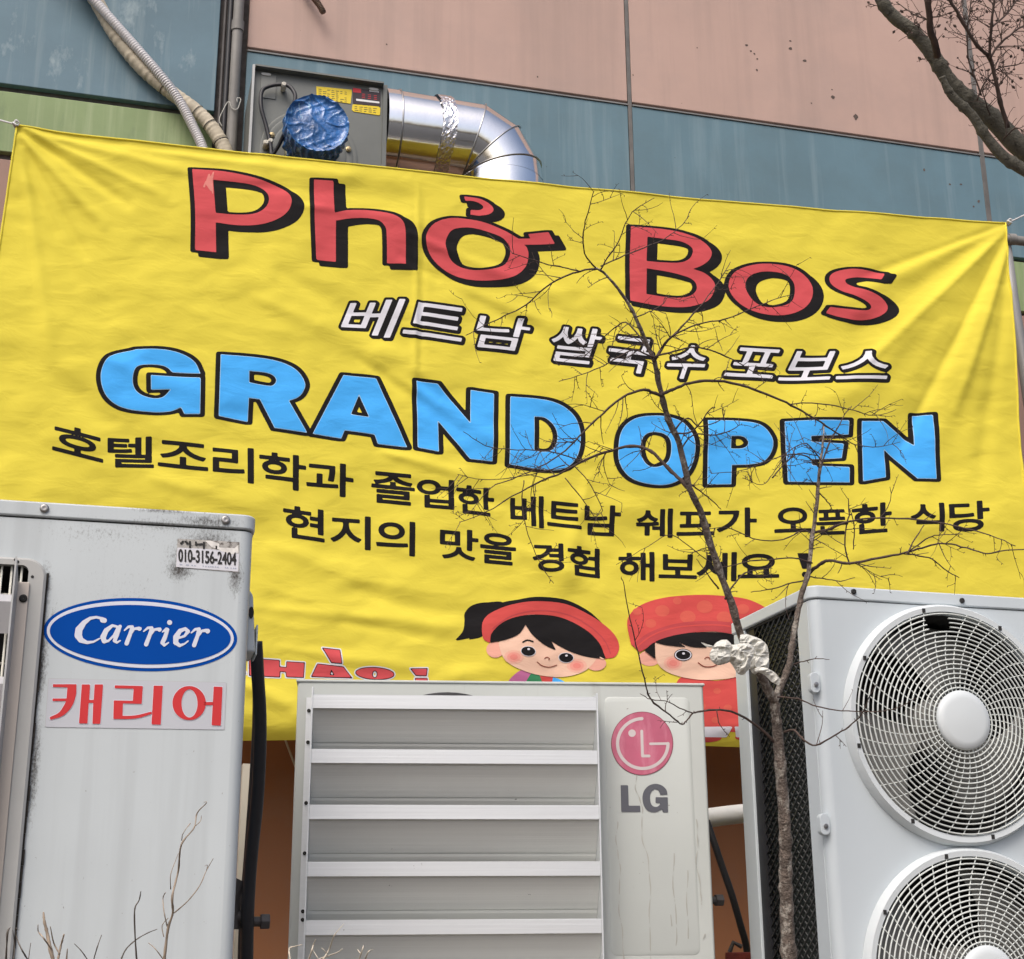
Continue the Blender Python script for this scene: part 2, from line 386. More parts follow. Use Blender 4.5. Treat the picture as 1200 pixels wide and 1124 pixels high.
for i in range(2):
    x0, x1 = xs_l[i], xs_l[i + 1]
    panel(x0, x1, zl2, zl2 + 1.6, M_tealw, gz=0.018); panel(x0, x1, zl2 + 1.6, 9, M_pink)
    panel(x0, x1, zl3, zl2, M_green, gz=0.018); panel(x0, x1, zl3 - 1.4, zl3, M_pbr, gz=0.018); panel(x0, x1, 0, zl3 - 1.4, M_brown)
g = MB()                                       # flashing lip under the pink row
for i in range(len(xs_r) - 1): g.box(xs_r[i] + .012, xs_r[i + 1] - .012, -0.006, 0.03, z1 - 0.011, z1 - 0.004)
g.build('drip_strip', mat('strip_grey', (0.20, 0.20, 0.20), 0.6, var=0.2), fac)

M_chip = mat('chipped_paint_mark', (0.10, 0.075, 0.065), 0.9, var=0.3, scale=60)
sw = surf_plane(wall, -0.0006, .0005)
for cx, cy, w_, h_ in ((875, 53, 1.6, 1.1), (880, 60, 1.3, 1), (884, 63, 1.2, 1), (887.5, 69, 1.2, 1), (887, 82, 1.3, 1.2), (926, 48, 1.3, .9), (926, 57, 2, 1.6), (943, 71, 2.1, 1.4), (976, 114, 2.2, 1.9), (951, 121, .9, .9), (1003, 137, 2.6, 3.4), (817, 56, .8, .7), (975, 105, 1, .8), (742, 88, .8, .8),
                       (1083, 199, 1.2, 1.6), (1113, 216, 1.2, 1.2), (1126, 216, 1.4, 1), (1147, 236, 1.3, 1.6), (1141, 242, 1, 1.2), (630, 90, 1, 1), (453, 52, .9, .9)):
    rs_ = np.random.RandomState(int(cx)); a_ = np.linspace(0, 2 * np.pi, 14, endpoint=False); rr_ = 1 + .5 * (rs_.rand(14) - .5)
    pr_ = Print(sw); pr_.shape([np.stack([cx + w_ * rr_ * np.cos(a_) + .3 * rr_ * np.sin(a_), cy + h_ * rr_ * np.sin(a_)], 1)], M_chip, 1, step=.5); pr_.build('paint_chip', fac)
M_seal = mat('grey_sealant', (0.13, 0.125, 0.12), 0.7, var=0.3, scale=8, streak=((0.25, 0.24, 0.23), 12, .5, .7, .5))
for xs_, w_ in ((sA, .0095), (sB, .014), (sB + step_, .010)):
    q = MB(); q.box(xs_ - w_, xs_ + w_, -.0025, .031, .01, 8.9); q.build('seam_strip', M_seal, fac, bevel=.002)
# pipes and cables in the gap at the left of the facade
M_pipe = mat('grey_pipe_plastic', (0.20, 0.195, 0.185), 0.6, var=0.25, scale=5, streak=((0.32, 0.31, 0.29), 20, 0.5, 0.7, 0.5))
M_blk = mat('black_rubber', (0.015, 0.016, 0.02), 0.5, var=0.3, scale=8)
M_dk = mat('dark_conduit', (0.06, 0.055, 0.055), 0.6, var=0.3, scale=8)
def vpipe(px, py, y, r, m, label, name='vertical_pipe', collars=()):
    x, z = wall.pix(px, py, y); t = thing(name, label, 'pipe', wall)
    q = MB(); q.tube([(x, y, Z0 + .002), (x, y, 3.2), (x + .004, y, 3.9), (x, y, 4.6), (x, y, 8.9)], r, 14); q.build('pipe_run', m, t, smooth=True)
    for zc in collars:
        q = MB(); q.tube([(x, y, zc), (x, y, zc + .05)], r + .005, 14); q.build('pipe_collar', m, t, smooth=True)
    return t
zc = wall.pix(277, 60, -.03)[1]
vpipe(277, 60, -0.035, 0.0235, M_pipe, 'thick dusty grey pipe running up the wall joint left of the fan box', collars=(zc + .1, 2.4, zc - 1.0))
vpipe(267.5, 60, -0.025, 0.0115, M_blk, 'thin glossy black cable in the wall joint beside the grey pipe', 'vertical_cable')
vpipe(261.5, 60, 0.0, 0.0075, M_dk, 'thin brownish cable at the left edge of the dark wall joint', 'vertical_cable')
def pipe_px(name, label, cat, P, r, m, depth_fn, n=14, k=6, corr=0):
    """round pipe through pixels of the photograph, at the given distance in front of the wall"""
    pts = []
    for (px, py, y) in P:
        x, z = wall.pix(px, py, y); pts.append(np.array([x, y, z]))
    pts = catmull(pts, k); return pts
hoseP = pipe_px('', '', '', [(60, -60, -.10), (106, -5, -.09), (150, 45, -.08), (185, 85, -.08), (208, 115, -.08), (226, 148, -.09), (240, 182, -.11), (250, 240, -.12), (255, 400, -.12)], .02, None, None, k=60)
t = thing('corrugated_hose', 'pale grey corrugated hose running diagonally over the teal panel at the upper left', 'hose', wall)
q = MB(); acc = 0; rad = []
for i, p in enumerate(hoseP):
    if i: acc += np.linalg.norm(p - hoseP[i - 1])
    rad.append(0.0205 + 0.0022 * math.sin(acc * 2 * math.pi / 0.0115))
q.tube(hoseP, rad, 14); q.build('hose_tube', mat('pale_grey_plastic', (0.62, 0.61, 0.62), 0.45, var=0.08), t, smooth='all')
wrapP = pipe_px('', '', '', [(70, -70, -.05), (112, 0, -.045), (135, 40, -.04), (165, 78, -.04), (200, 108, -.045), (232, 132, -.055), (254, 158, -.07), (268, 192, -.08), (272, 260, -.08), (272, 420, -.08)], .03, None, None, k=24)
t = thing('wrapped_pipe', 'beige tape wrapped pipe bending beneath the corrugated hose at the upper left', 'pipe', wall)
M_tape = mat('beige_tape', (0.50, 0.45, 0.35), 0.75, var=0.2, scale=14, second=(0.25, 0.21, 0.15), s2=(0.6, 0.75), s2scale=14, bump=0.3, bscale=40)
q = MB(); rad = [0.031 + 0.0022 * ((i % 5) / 5) + 0.001 * math.sin(i * 1.7) for i in range(len(wrapP))]
q.tube(wrapP, rad, 16); q.build('pipe_wrapping', M_tape, t, smooth='all')
for f_ in (0.42, 0.55, 0.62, 0.7):
    i = int(f_ * len(wrapP)); q = MB(); q.tube([wrapP[i], wrapP[i] + (wrapP[i + 1] - wrapP[i]) * 0.35], 0.0345, 16); q.build('binding_wire', M_dk, t)
# bit of string hanging on the grey pipe
sp = [wall.pix(a, b, -.065) for a, b in ((260, 148), (257, 140), (262, 128), (268, 119), (272, 127), (278, 128), (281, 121), (282, 116), (278, 115), (278, 120))]
q = MB(); q.tube(catmull([np.array([x, -.065, z]) for x, z in sp], 5), 0.0022, 6)
o = q.build('loose_string', mat('dirty_string', (0.5, 0.5, 0.46), 0.9), smooth='all'); o.location = wall.o; o.rotation_euler = (0, 0, wall.yaw)
tag(o, 'frayed whitish string snagged on the dusty grey pipe', 'string')
# spring conduit end poking in from the top
q = MB(); P = catmull([np.array([*(lambda a: (a[0], y, a[1]))(wall.pix(px, py, y))]) for px, py, y in ((330, -60, 0.0), (352, -22, -.03), (366, -4, -.05), (374, 6, -.06), (379, 15, -.065))], 24)
acc = 0; rad = []
for i, p in enumerate(P):
    if i: acc += np.linalg.norm(p - P[i - 1])
    rad.append(0.0125 + 0.003 * math.sin(acc * 2 * math.pi / 0.009))
q.tube(P, rad, 12); o = q.build('flexible_conduit', mat('rusty_metal', (0.16, 0.11, 0.08), 0.5, 0.6, var=0.4, scale=30), smooth='all'); o.location = wall.o; o.rotation_euler = (0, 0, wall.yaw)
tag(o, 'short rusty flexible conduit end poking down over the pink panel', 'conduit')

# ------------------------------------------------------------------ exhaust fan box
YB = -0.36
box = thing('exhaust_fan_box', 'grey sheet metal exhaust fan housing with blue wrapped motor above the banner', 'exhaust fan', wall)
bx0 = wall.pix(294, 130, YB)[0]; bx1 = wall.pix(451.5, 150, YB)[0]; bz1 = wall.pix(375, 91.5, YB)[1]; bz0 = bz1 - 0.66
M_box = mat('grey_sheet_metal', (0.155, 0.165, 0.155), 0.45, 0.25, var=0.12, scale=3, bump=0.03, bscale=8)
M_edge = mat('bright_sheet_edge', (0.42, 0.43, 0.42), 0.4, 0.5)
q = MB(); q.box(bx0, bx1, YB, -0.004, bz0, bz1); q.build('fan_housing', M_box, box, bevel=0.003)
q = MB(); q.box(bx0 - .004, bx0 + .006, YB - .028, YB - .001, bz0, bz1 + .004); q.build('side_flange', M_edge, box)
q = MB(); q.box(bx1 - .014, bx1 + .004, YB - .012, YB - .001, bz0, bz1 + .004); q.build('side_flange', M_box, box)
q = MB(); q.box(bx0 + .007, bx1 - .015, YB - .034, YB - .001, bz1 - .004, bz1 + .004); q.build('top_flange', M_box, box)
q = MB(); q.box(bx0 + .035, bx0 + .10, YB - .004, YB - .001, bz1 - .135, bz1 - .02); q.build('junction_plate', mat('plate_grey', (0.19, 0.20, 0.19), 0.5, 0.3), box, bevel=0.002)
for xx in (bx0 + .055, bx1 - .055):
    q = MB(); q.prism_y([(xx + .013 * math.cos(a) + (.008 if math.cos(a) > 0 else -.008), bz1 - .022 + .006 * math.sin(a)) for a in np.linspace(0, 2 * math.pi, 20, endpoint=False)], YB - .008, YB - .0045)
    q.build('hanging_slot', mat('slot_light', (0.55, 0.56, 0.55), 0.5), box)
mx, mz = wall.pix(371, 148, YB - .23)
M_alu = mat('motor_paint', (0.20, 0.20, 0.11), 0.45, 0.2, var=0.25, scale=10)
for rr, dy in ((0.205, .003), (0.185, .006), (0.155, .010)):
    q = MB(); q.lathe_y(mx, mz, [(rr, YB - .001), (rr, YB - dy), (rr - .005, YB - dy - .001), (rr - .02, YB - dy + .001), (0.001, YB - dy + .001)], 64); q.build('mounting_ring', M_box, box, smooth=True)
q = MB(); q.lathe_y(mx, mz, [(.105, YB - .012), (.105, YB - .03), (.092, YB - .035), (.094, YB - .15), (.085, YB - .19), (.06, YB - .2), (.001, YB - .2)], 40); q.build('motor', M_alu, box, smooth=True)
for k in range(10):
    a = 2 * math.pi * k / 10 + .25; rr = 0.17
    bxp, bzp = mx + rr * math.cos(a), mz + rr * math.sin(a)
    if bxp < bx0 + .02 or bzp > bz1 - .02: continue
    q = MB(); q.lathe_y(bxp, bzp, [(.012, YB - .008), (.012, YB - .012), (.008, YB - .013), (.008, YB - .02), (.001, YB - .021)], 10); q.build('bolt', mat('brass_bolt', (0.45, 0.36, 0.2), 0.35, 0.8), box)
# blue plastic bag over the motor
bm_v = []; nseg, nr = 160, 60
rngw = np.random.RandomState(4); ph = rngw.rand(12) * 6.28
q = MB()
for j in range(nr):
    v = j / (nr - 1)
    if v < 0.5: r0 = 0.128 * math.sin(v / 0.5 * math.pi / 2) ** 0.8; y0 = YB - .245 + 0.02 * math.cos(v / .5 * math.pi / 2) * 0 - .012 * math.cos(v * 2 * math.pi) ** 2
    else: w = (v - .5) / .5; r0 = 0.128 - .018 * w * w + .004 * math.sin(w * 9); y0 = YB - .233 + .155 * w
    for k in range(nseg):
        a = 2 * math.pi * k / nseg
        X_, Z_ = r0 * math.cos(a), r0 * math.sin(a)
        wr = 0.010 * (1 - abs(math.sin(X_ * 22 + Z_ * 34 + 1.4 * math.sin(X_ * 31 + ph[0]) + .8 * math.sin(Z_ * 60)))) ** 3 + 0.007 * (1 - abs(math.sin(X_ * 45 - Z_ * 30 + ph[1] + 1.6 * math.sin(Z_ * 40)))) ** 3 - .012 * math.exp(-((r0 - .0) / .07) ** 2)
        if v < .5: bm_v.append((mx + X_, y0 - wr * (0.4 + v) , mz + Z_))
        else:
            rr = r0 + .005 * math.sin(a * 17 + w * 7 + ph[2]) * (0.4 + w) + .004 * math.sin(a * 29 - w * 11 + ph[3])
            low = .04 * max(0, -math.sin(a)) ** 2 * w
            bm_v.append((mx + rr * math.cos(a), y0 + low + .01 * w * math.sin(a * 5 + ph[4]), mz + rr * math.sin(a)))
q.add(bm_v, [(j * nseg + k, j * nseg + (k + 1) % nseg, (j + 1) * nseg + (k + 1) % nseg, (j + 1) * nseg + k) for j in range(nr - 1) for k in range(nseg)])
M_bag = mat('blue_plastic_film', (0.02, 0.12, 0.36), 0.22, var=0.5, scale=14, second=(0.25, 0.48, 0.72), s2=(0.57, 0.66), s2scale=22, s2stretch=(2.2, 1, 0.7), bump=0.9, bscale=38)
M_bag.node_tree.nodes['Principled BSDF'].inputs['Coat Weight'].default_value = 0.5
q.build('motor_plastic_cover', M_bag, box, smooth='all')
q = MB(); q.lathe_y(mx, mz, [(.113 + .006 * math.sin(a_), YB - .10 + .008 * math.cos(a_)) for a_ in np.linspace(0, 2 * math.pi, 9)], 48); q.build('cover_tie', M_bag, box, smooth='all')
def boxpx(pts, dy, k=6): return catmull([np.array([*(lambda a, d: (a[0], YB - d, a[1]))(wall.pix(px, py, YB - d), d)]) for px, py, d in pts], k)
q = MB(); q.tube(boxpx([(318, 182, .05), (317, 170, .045), (312, 148, .04), (306, 125, .04), (307, 107, .03), (316, 101, .03), (330, 99, .04), (340, 102, .05), (346, 112, .07), (344, 124, .10), (341, 138, .14)], 0), .0085, 10); q.build('motor_cable', M_blk, box, smooth='all')
q = MB(); q.tube(boxpx([(318, 184, .07), (327, 170, .10), (334, 155, .14), (340, 150, .16)], 0), .008, 10); q.build('motor_cable', M_blk, box, smooth='all')
for a, b in ((333, 99), (317, 165), (312, 167)):
    xx, zz = wall.pix(a, b, YB - .045); q = MB(); q.lathe_y(xx, zz, [(.012, YB - .005), (.013, YB - .045), (.008, YB - .052), (.001, YB - .052)], 10); q.build('cable_clip', mat('clip_white', (0.6, 0.58, 0.5), 0.5), box)
xx, zz = wall.pix(348, 171, YB - .13); q = MB(); q.lathe_y(xx, zz, [(.019, YB - .07), (.02, YB - .125), (.012, YB - .13), (.012, YB - .145), (.001, YB - .146)], 14); q.build('cable_gland', M_blk, box, smooth=True)
M_lab = mat('yellow_label', (0.80, 0.60, 0.02), 0.4, var=0.03); M_labk = mat('black_label', (0.035, 0.02, 0.025), 0.35)
M_labr = mat('red_label', (0.6, 0.02, 0.03), 0.4); M_ink = mat('label_ink', (0.10, 0.08, 0.03), 0.5); M_labw = mat('label_white', (0.75, 0.75, 0.75), 0.5)
sb = surf_plane(wall, YB - .002)
def quad(*p): return np.array(p, float)
K = 1200 / 210.
pr = Print(sb); pr.shape(tr('575,235 815,258 805,352 578,318', 270, 60, K), M_lab, 1, step=2)
for r_ in range(6):
    for w_ in range(7):
        if random.random() < .85:
            x_ = 590 + w_ * 29; y_ = 252 + r_ * 13 + w_ * 3.2; L_ = random.uniform(14, 25)
            pr.shape(tr(f'{x_},{y_} {x_+L_},{y_+2} {x_+L_},{y_+6} {x_},{y_+4}', 270, 60, K), M_ink, 2, step=.5)
pr.build('warning_label', box)
pr = Print(sb); pr.shape(tr('818,355 1005,372 1002,430 812,402', 270, 60, K), M_lab, 1, step=2)
for r_ in range(3):
    for w_ in range(5):
        x_ = 832 + w_ * 31; y_ = 368 + r_ * 13 + w_ * 3.4; L_ = random.uniform(14, 26)
        pr.shape(tr(f'{x_},{y_} {x_+L_},{y_+2} {x_+L_},{y_+6} {x_},{y_+4}', 270, 60, K), M_ink, 2, step=.5)
pr.build('warning_label', box)
pr = Print(sb); pr.shape(tr('818,245 1005,268 1005,370 820,352', 270, 60, K), M_labk, 1, step=2); pr.shape(tr('820,246 875,253 875,280 820,274', 270, 60, K), M_labr, 2, step=1)
pr.shape(tr('842,318 998,338 998,350 842,332', 270, 60, K), M_labw, 2, step=.7)
for r_ in range(3):
    for w_ in range(3): x_ = 880 + w_ * 40; y_ = 285 + r_ * 12 + w_ * 5; pr.shape(tr(f'{x_},{y_} {x_+22},{y_+2} {x_+22},{y_+6} {x_},{y_+4}', 270, 60, K), M_labr, 2, step=.5)
pr.shape(tr('930,262 995,270 995,277 930,269', 270, 60, K), M_labw, 2, step=.5); pr.build('rating_label', box)

# ------------------------------------------------------------------ silver duct
duct = thing('silver_duct', 'shiny galvanised duct with segmented elbow bending down behind the banner', 'duct', wall)
M_duct = mat('galvanised_steel', (0.93, 0.94, 0.95), 0.13, 1.0, var=0.06, scale=4, bump=0.10, bscale=9, rvar=0.06)
M_rib = mat('duct_seam', (0.40, 0.40, 0.40), 0.35, 1.0)
DY = -0.20; DR = 0.19
dzt = wall.pix(458, 112, DY)[1]; dz = dzt - DR; dx0 = bx1 + .012
xe = wall.pix(540, 128, DY)[0]
cb = np.array([xe, dz])       # start of bend
RB = 0.188                     # bend radius of the centre line
def ring(c, ang, r, n=48):    # ring of the duct whose axis direction is at angle ang below horizontal
    ax = np.array([math.cos(ang), 0, -math.sin(ang)]); up = np.array([math.sin(ang), 0, math.cos(ang)]); yv = np.array([0, 1., 0])
    return [np.array([c[0], DY, c[1]]) + r * (math.cos(a) * up + math.sin(a) * yv) for a in np.linspace(0, 2 * math.pi, n, endpoint=False)]
def bendc(a): return cb + RB * np.array([math.sin(a), -(1 - math.cos(a))])
def loft(A, B, name, m, rings_extra=()):
    q = MB(); n = len(A); q.add(list(A) + list(B), [(k, (k + 1) % n, n + (k + 1) % n, n + k) for k in range(n)]); return q.build(name, m, duct, smooth='all')
xj = wall.pix(464, 112, DY)[0]
angs = [R(15), R(45), R(75), R(90)]; CA = [bendc(a) for a in angs]
loft(ring((dx0, dz), 0, DR), ring((xj, dz), 0, DR), 'duct_collar', M_duct)
loft(ring((xj, dz), 0, DR - .003), ring(CA[0], angs[0], DR - .003), 'straight_section', M_duct)
for i in range(3): loft(ring(CA[i], angs[i], DR - .002), ring(CA[i + 1], angs[i + 1], DR - .002), 'elbow_segment', M_duct)
loft(ring(CA[3], R(90), DR - .003), ring((CA[3][0], dz - RB - 1.4), R(90), DR - .003), 'straight_section', M_duct)
def seam(c, ang, r=.0055):
    A = ring(c, ang, DR + .001, 64); q = MB(); q.tube(A + [A[0]], r, 6, caps=False); q.build('seam_ring', M_rib, duct, smooth='all')
seam((xj, dz), 0, .004)
for i in range(3): seam(CA[i], angs[i], .003)
q = MB(); xt0 = wall.pix(508, 115, DY)[0]; xt1 = wall.pix(524, 115, DY)[0]; NS = 90; vs_ = []
for j in range(9):
    xx = xt0 + (xt1 - xt0) * j / 8 
    for k in range(NS):
        a = 2 * math.pi * k / NS; rr = DR + .004 + random.uniform(-.0014, .002); vs_.append((xx + random.uniform(-.002, .002) + .006 * math.sin(3 * a), DY + rr * math.sin(a), dz + rr * math.cos(a)))
q.add(vs_, [(j * NS + k, j * NS + (k + 1) % NS, (j + 1) * NS + (k + 1) % NS, (j + 1) * NS + k) for j in range(8) for k in range(NS)])
q.build('foil_tape', mat('crinkled_foil', (0.85, 0.84, 0.86), 0.16, 1.0, bump=0.5, bscale=60), duct)

# grey pipe and slanted pole at the far right edge
def pxw(px, py, y): x, z = wall.pix(px, py, y); return np.array([x, y, z])
t = thing('horizontal_pipe', 'dark grey pipe sticking out sideways just right of the banner top corner', 'pipe', wall)
a_ = pxw(1176, 280, -.45); b_ = pxw(1206, 281, -.45); q = MB(); q.tube([a_ - [0.25, 0, 0], a_, b_ + [1.4, 0, 0.0]], .022, 16); q.build('pipe_run', M_pipe, t, smooth=True)
q = MB(); q.tube([pxw(1181, 280.5, -.45), pxw(1189, 280.7, -.45)], .027, 16); q.build('pipe_collar', M_pipe, t, smooth=True)
for dx in (-.2, 1.2):
    q = MB(); q.box(a_[0] + dx - .02, a_[0] + dx + .02, -.43, -.002, a_[2] - .02, a_[2] + .02); q.build('wall_bracket', M_dk, t)
t = thing('slanted_pole', 'grey slanted strut behind the right edge of the banner', 'pole', wall)
q = MB(); q.tube([pxw(1178, 285, -.42), pxw(1187, 350, -.42), pxw(1199, 425, -.42), pxw(1225, 600, -.42), pxw(1300, 1000, -.36)], .026, 14); q.build('pole_shaft', mat('pole_grey', (0.30, 0.30, 0.30), 0.5, 0.2), t, smooth='all')

# ------------------------------------------------------------------ banner
def vnoise(x, y, sc, seed):
    rs = np.random.RandomState(seed); G = rs.rand(64, 64) * 2 - 1
    u = x / sc + 17.3; v = y / sc + 9.1; i = np.floor(u).astype(int); j = np.floor(v).astype(int); fu = u - i; fv = v - j
    fu = fu ** 3 * (fu * (fu * 6 - 15) + 10); fv = fv ** 3 * (fv * (fv * 6 - 15) + 10)
    g_ = lambda a, b: G[a % 64, b % 64]
    return (g_(i, j) * (1 - fu) + g_(i + 1, j) * fu) * (1 - fv) + (g_(i, j + 1) * (1 - fu) + g_(i + 1, j + 1) * fu) * fv
FOLDS = [  # x0, y0, x1, y1, width, height mm
    (1178, 264, 985, 352, 9, 5), (1178, 264, 930, 440, 15, -8), (1178, 268, 960, 500, 16, 9), (1180, 275, 1040, 540, 15, -8), (1182, 280, 1090, 540, 12, 6), (1184, 290, 1150, 560, 9, -6),
    (24, 152, 150, 238, 6, -9), (24, 160, 120, 262, 6, 8), (22, 158, 100, 300, 5, -6), (26, 150, 190, 230, 5, 6), (1178, 262, 1010, 325, 5, -6), (1180, 270, 1000, 440, 5, 6), (1182, 275, 1060, 520, 5, -6), (1184, 282, 1120, 480, 5, 6), (560, 560, 600, 640, 6, -5), (690, 560, 660, 690, 10, 5), (30, 152, 230, 205, 6, 6), (22, 170, 90, 330, 9, -7), (26, 175, 60, 420, 8, 5), (20, 152, 400, 200, 5, -4),
    (180, 178, 480, 214, 7, 5), (250, 215, 470, 232, 8, -4), (340, 240, 500, 262, 7, 4), (480, 275, 660, 352, 8, 6), (470, 300, 640, 395, 9, -6), (520, 330, 720, 410, 10, 6),
    (330, 320, 470, 400, 14, -6), (300, 350, 480, 430, 13, 6), (420, 420, 540, 500, 9, -6), (460, 440, 600, 530, 10, 6), (450, 530, 560, 560, 7, 6), (440, 560, 640, 600, 8, -5),
    (120, 420, 260, 470, 14, 6), (60, 440, 240, 580, 20, -7), (180, 560, 320, 600, 12, 7), (160, 600, 330, 640, 14, -6), (320, 640, 480, 690, 14, 6),
    (300, 712, 560, 738, 11, 6), (400, 728, 540, 752, 10, -6), (330, 760, 560, 795, 10, 5), (420, 690, 560, 735, 12, -5),
    (640, 600, 760, 640, 14, -6), (600, 640, 720, 700, 14, 6), (800, 520, 1000, 470, 22, 7), (860, 640, 1100, 600, 18, 6), (700, 350, 800, 380, 12, 5), (1000, 600, 1150, 660, 18, -6),
    (490, 214, 486, 440, 3.0, 3.5), (498, 230, 494, 430, 3.5, -2.5), (485, 440, 520, 470, 8, -5), (1000, 370, 900, 620, 30, 8), (280, 800, 360, 838, 12, 9), (90, 250, 160, 420, 25, -8),
]
def disp(px, py):
    d = 0.011 * vnoise(px, py * 1.3, 170, 3) + 0.0055 * vnoise(px + .5 * py, 1.3 * py - .4 * px, 62, 5) + 0.0024 * vnoise(px + .6 * py, 1.5 * py - .3 * px, 27, 7)
    d = d - 0.0028 * np.abs(vnoise(px + 40, 2.1 * py - .45 * px, 80, 11))
    for x0, y0, x1, y1, w, a in FOLDS:
        dx, dy = x1 - x0, y1 - y0; L2 = dx * dx + dy * dy
        t = ((px - x0) * dx + (py - y0) * dy) / L2; tc_ = np.clip(t, 0, 1)
        e = np.hypot(px - x0 - tc_ * dx, py - y0 - tc_ * dy); ww = w * (0.55 + 0.75 * tc_)
        d = d + a * 0.0013 * np.exp(-(e / ww) ** 2) * np.clip(4 * np.minimum(tc_ + .12, 1.0) * (1.0 - tc_ * .85), 0, 1)
    yb = 862 + (px - 300) * .02
    k_ = np.clip((py - (yb - 26)) / 26, 0, 2); d = d - 0.03 * k_ ** 2
    return d
def ban_surf(px, py, lvl):
    px = np.asarray(px, float); py = np.asarray(py, float)
    x, z = banf.pix(px, py, 0.0); return np.stack([x, -disp(px, py) - 0.0007 * lvl, z], 1)
banner = thing('banner', 'big wrinkled yellow restaurant banner with red, white, blue and black lettering', 'banner', banf)
NX, NY = 460, 300
U, V = np.meshgrid(np.linspace(0, 1, NX), np.linspace(0, 1, NY))
def ban_px(U, V):
    lx = 20 - 106 * V - 6 * np.sin(math.pi * V) * 0; rx = 1180 + 52 * V ** 1.25
    ty = 147 + 113 * U + 8.5 * np.sin(math.pi * np.clip(U, 0, 1)) ** .8; by = 859 + 20 * U + 3 * np.sin(U * 9)
    tx = lx + (rx - lx) * U; return tx, ty + (by - ty) * V
PX, PY = ban_px(U, V)
Vv = ban_surf(PX.ravel(), PY.ravel(), 0)
I = np.arange(NX * NY).reshape(NY, NX)
Fq = np.stack([I[:-1, :-1].ravel(), I[:-1, 1:].ravel(), I[1:, 1:].ravel(), I[1:, :-1].ravel()], 1)
me = bpy.data.meshes.new('banner_cloth'); me.from_pydata(Vv.tolist(), [], Fq.tolist()); me.update(); me.materials.append(M_yel); me.shade_smooth()
o = bpy.data.objects.new('banner_cloth', me); C.objects.link(o); o.parent = banner
def hem(edge, w_px, name, inward):
    q = MB(); prof = []
    P = [np.array(ban_surf([a], [b], 0)[0]) for a, b in edge]
    q.tube(P, w_px, 8); return q.build(name, M_yel, banner, smooth='all')
hem([tuple(float(v) for v in ban_px(np.array(u), np.array(0.0))) for u in np.linspace(0, 1, 90)], .0042, 'top_hem', 1)
hem([tuple(float(v) for v in ban_px(np.array(1.0), np.array(u))) for u in np.linspace(0, 1, 60)], .0042, 'side_hem', 1)
hem([tuple(float(v) for v in ban_px(np.array(0.0), np.array(u))) for u in np.linspace(0, 1, 60)], .0042, 'side_hem', 1)

# --- Phở Bos
ZP = (210, 180, 5.); ZO = (450, 210, 5.); ZB = (720, 250, 5.); ZS = (840, 280, 5.)
def T(z, *ss): return [tr(s, *z) for s in ss]
RED = {
 'P': T(ZP, '75,95 ~260,108 ~420,142 ~560,190 ~640,240 ~657,290 ~630,350 ~560,395 ~460,422 ~340,425 213,410 216,585 92,570 ~92,330', '198,158 ~330,170 ~440,190 ~505,225 ~525,275 ~500,325 ~440,357 ~330,363 212,355'),
 'h': T(ZP, '788,158 903,165 908,352 ~990,336 ~1100,335 ~1200,350 ~1262,369 ~1305,402 ~1322,450 1328,648 1217,645 ~1212,460 ~1203,430 ~1170,399 ~1100,383 ~1000,383 918,395 918,635 803,625 ~793,400'),
 'o1': T(ZO, '~395,232 ~300,260 ~250,320 ~250,390 ~290,470 ~370,540 ~480,585 ~620,592 ~750,575 ~825,520 ~848,450 ~840,400 820,382 1005,375 965,308 845,320 860,345 790,348 ~700,300 ~600,260 ~500,238', '~470,285 ~400,300 ~365,350 ~362,400 ~400,480 ~480,525 ~600,533 ~700,505 ~735,455 ~735,400 ~700,350 ~620,315 ~540,292'),
 'hook': T(ZO, '468,103 ~560,115 ~620,145 ~642,180 ~615,207 557,217 505,210 507,182 ~560,182 ~582,165 ~560,143 ~520,130 475,130'),
 'B': T(ZB, '97,75 ~300,90 ~420,115 ~520,160 ~570,215 ~565,260 ~520,300 465,322 ~540,350 ~590,400 ~592,440 ~560,500 ~490,532 ~400,545 ~250,535 95,510 ~91,300', '195,135 ~300,148 ~400,165 ~455,195 ~462,225 ~440,265 ~390,285 ~300,285 190,278', '192,320 ~300,335 ~400,358 ~465,385 ~487,425 ~470,465 ~420,487 ~330,487 190,470'),
 'o2': T(ZB, '~675,430 ~700,350 ~780,305 ~900,288 ~1040,312 ~1130,370 ~1167,450 ~1140,530 ~1060,580 ~950,595 ~820,570 ~720,510', '~775,430 ~790,370 ~850,340 ~930,335 ~1010,355 ~1055,400 ~1062,460 ~1040,515 ~970,543 ~890,545 ~820,510'),
 's': T(ZS, '990,200 965,238 ~860,220 ~790,225 ~755,243 ~790,275 ~870,300 ~960,340 ~1005,390 ~990,430 ~920,462 ~820,472 ~720,455 640,432 665,398 ~760,410 ~860,418 ~905,405 ~890,375 ~810,335 ~720,300 ~668,255 ~670,210 ~730,180 ~830,170'),
}
SH = {'P': (14.5, 8.5), 'h': (14, 7.5), 'o1': (13, 8), 'hook': (13, 8), 'B': (12, 7), 'o2': (12, 8), 's': (12.5, 5.5)}
names = {'P': 'letter', 'h': 'letter', 'o1': 'letter', 'hook': 'hook_accent', 'B': 'letter', 'o2': 'letter', 's': 'letter'}
lvoff = {'P': 0, 'h': .1, 'o1': .2, 'hook': .35, 'B': 0, 'o2': .15, 's': .25}
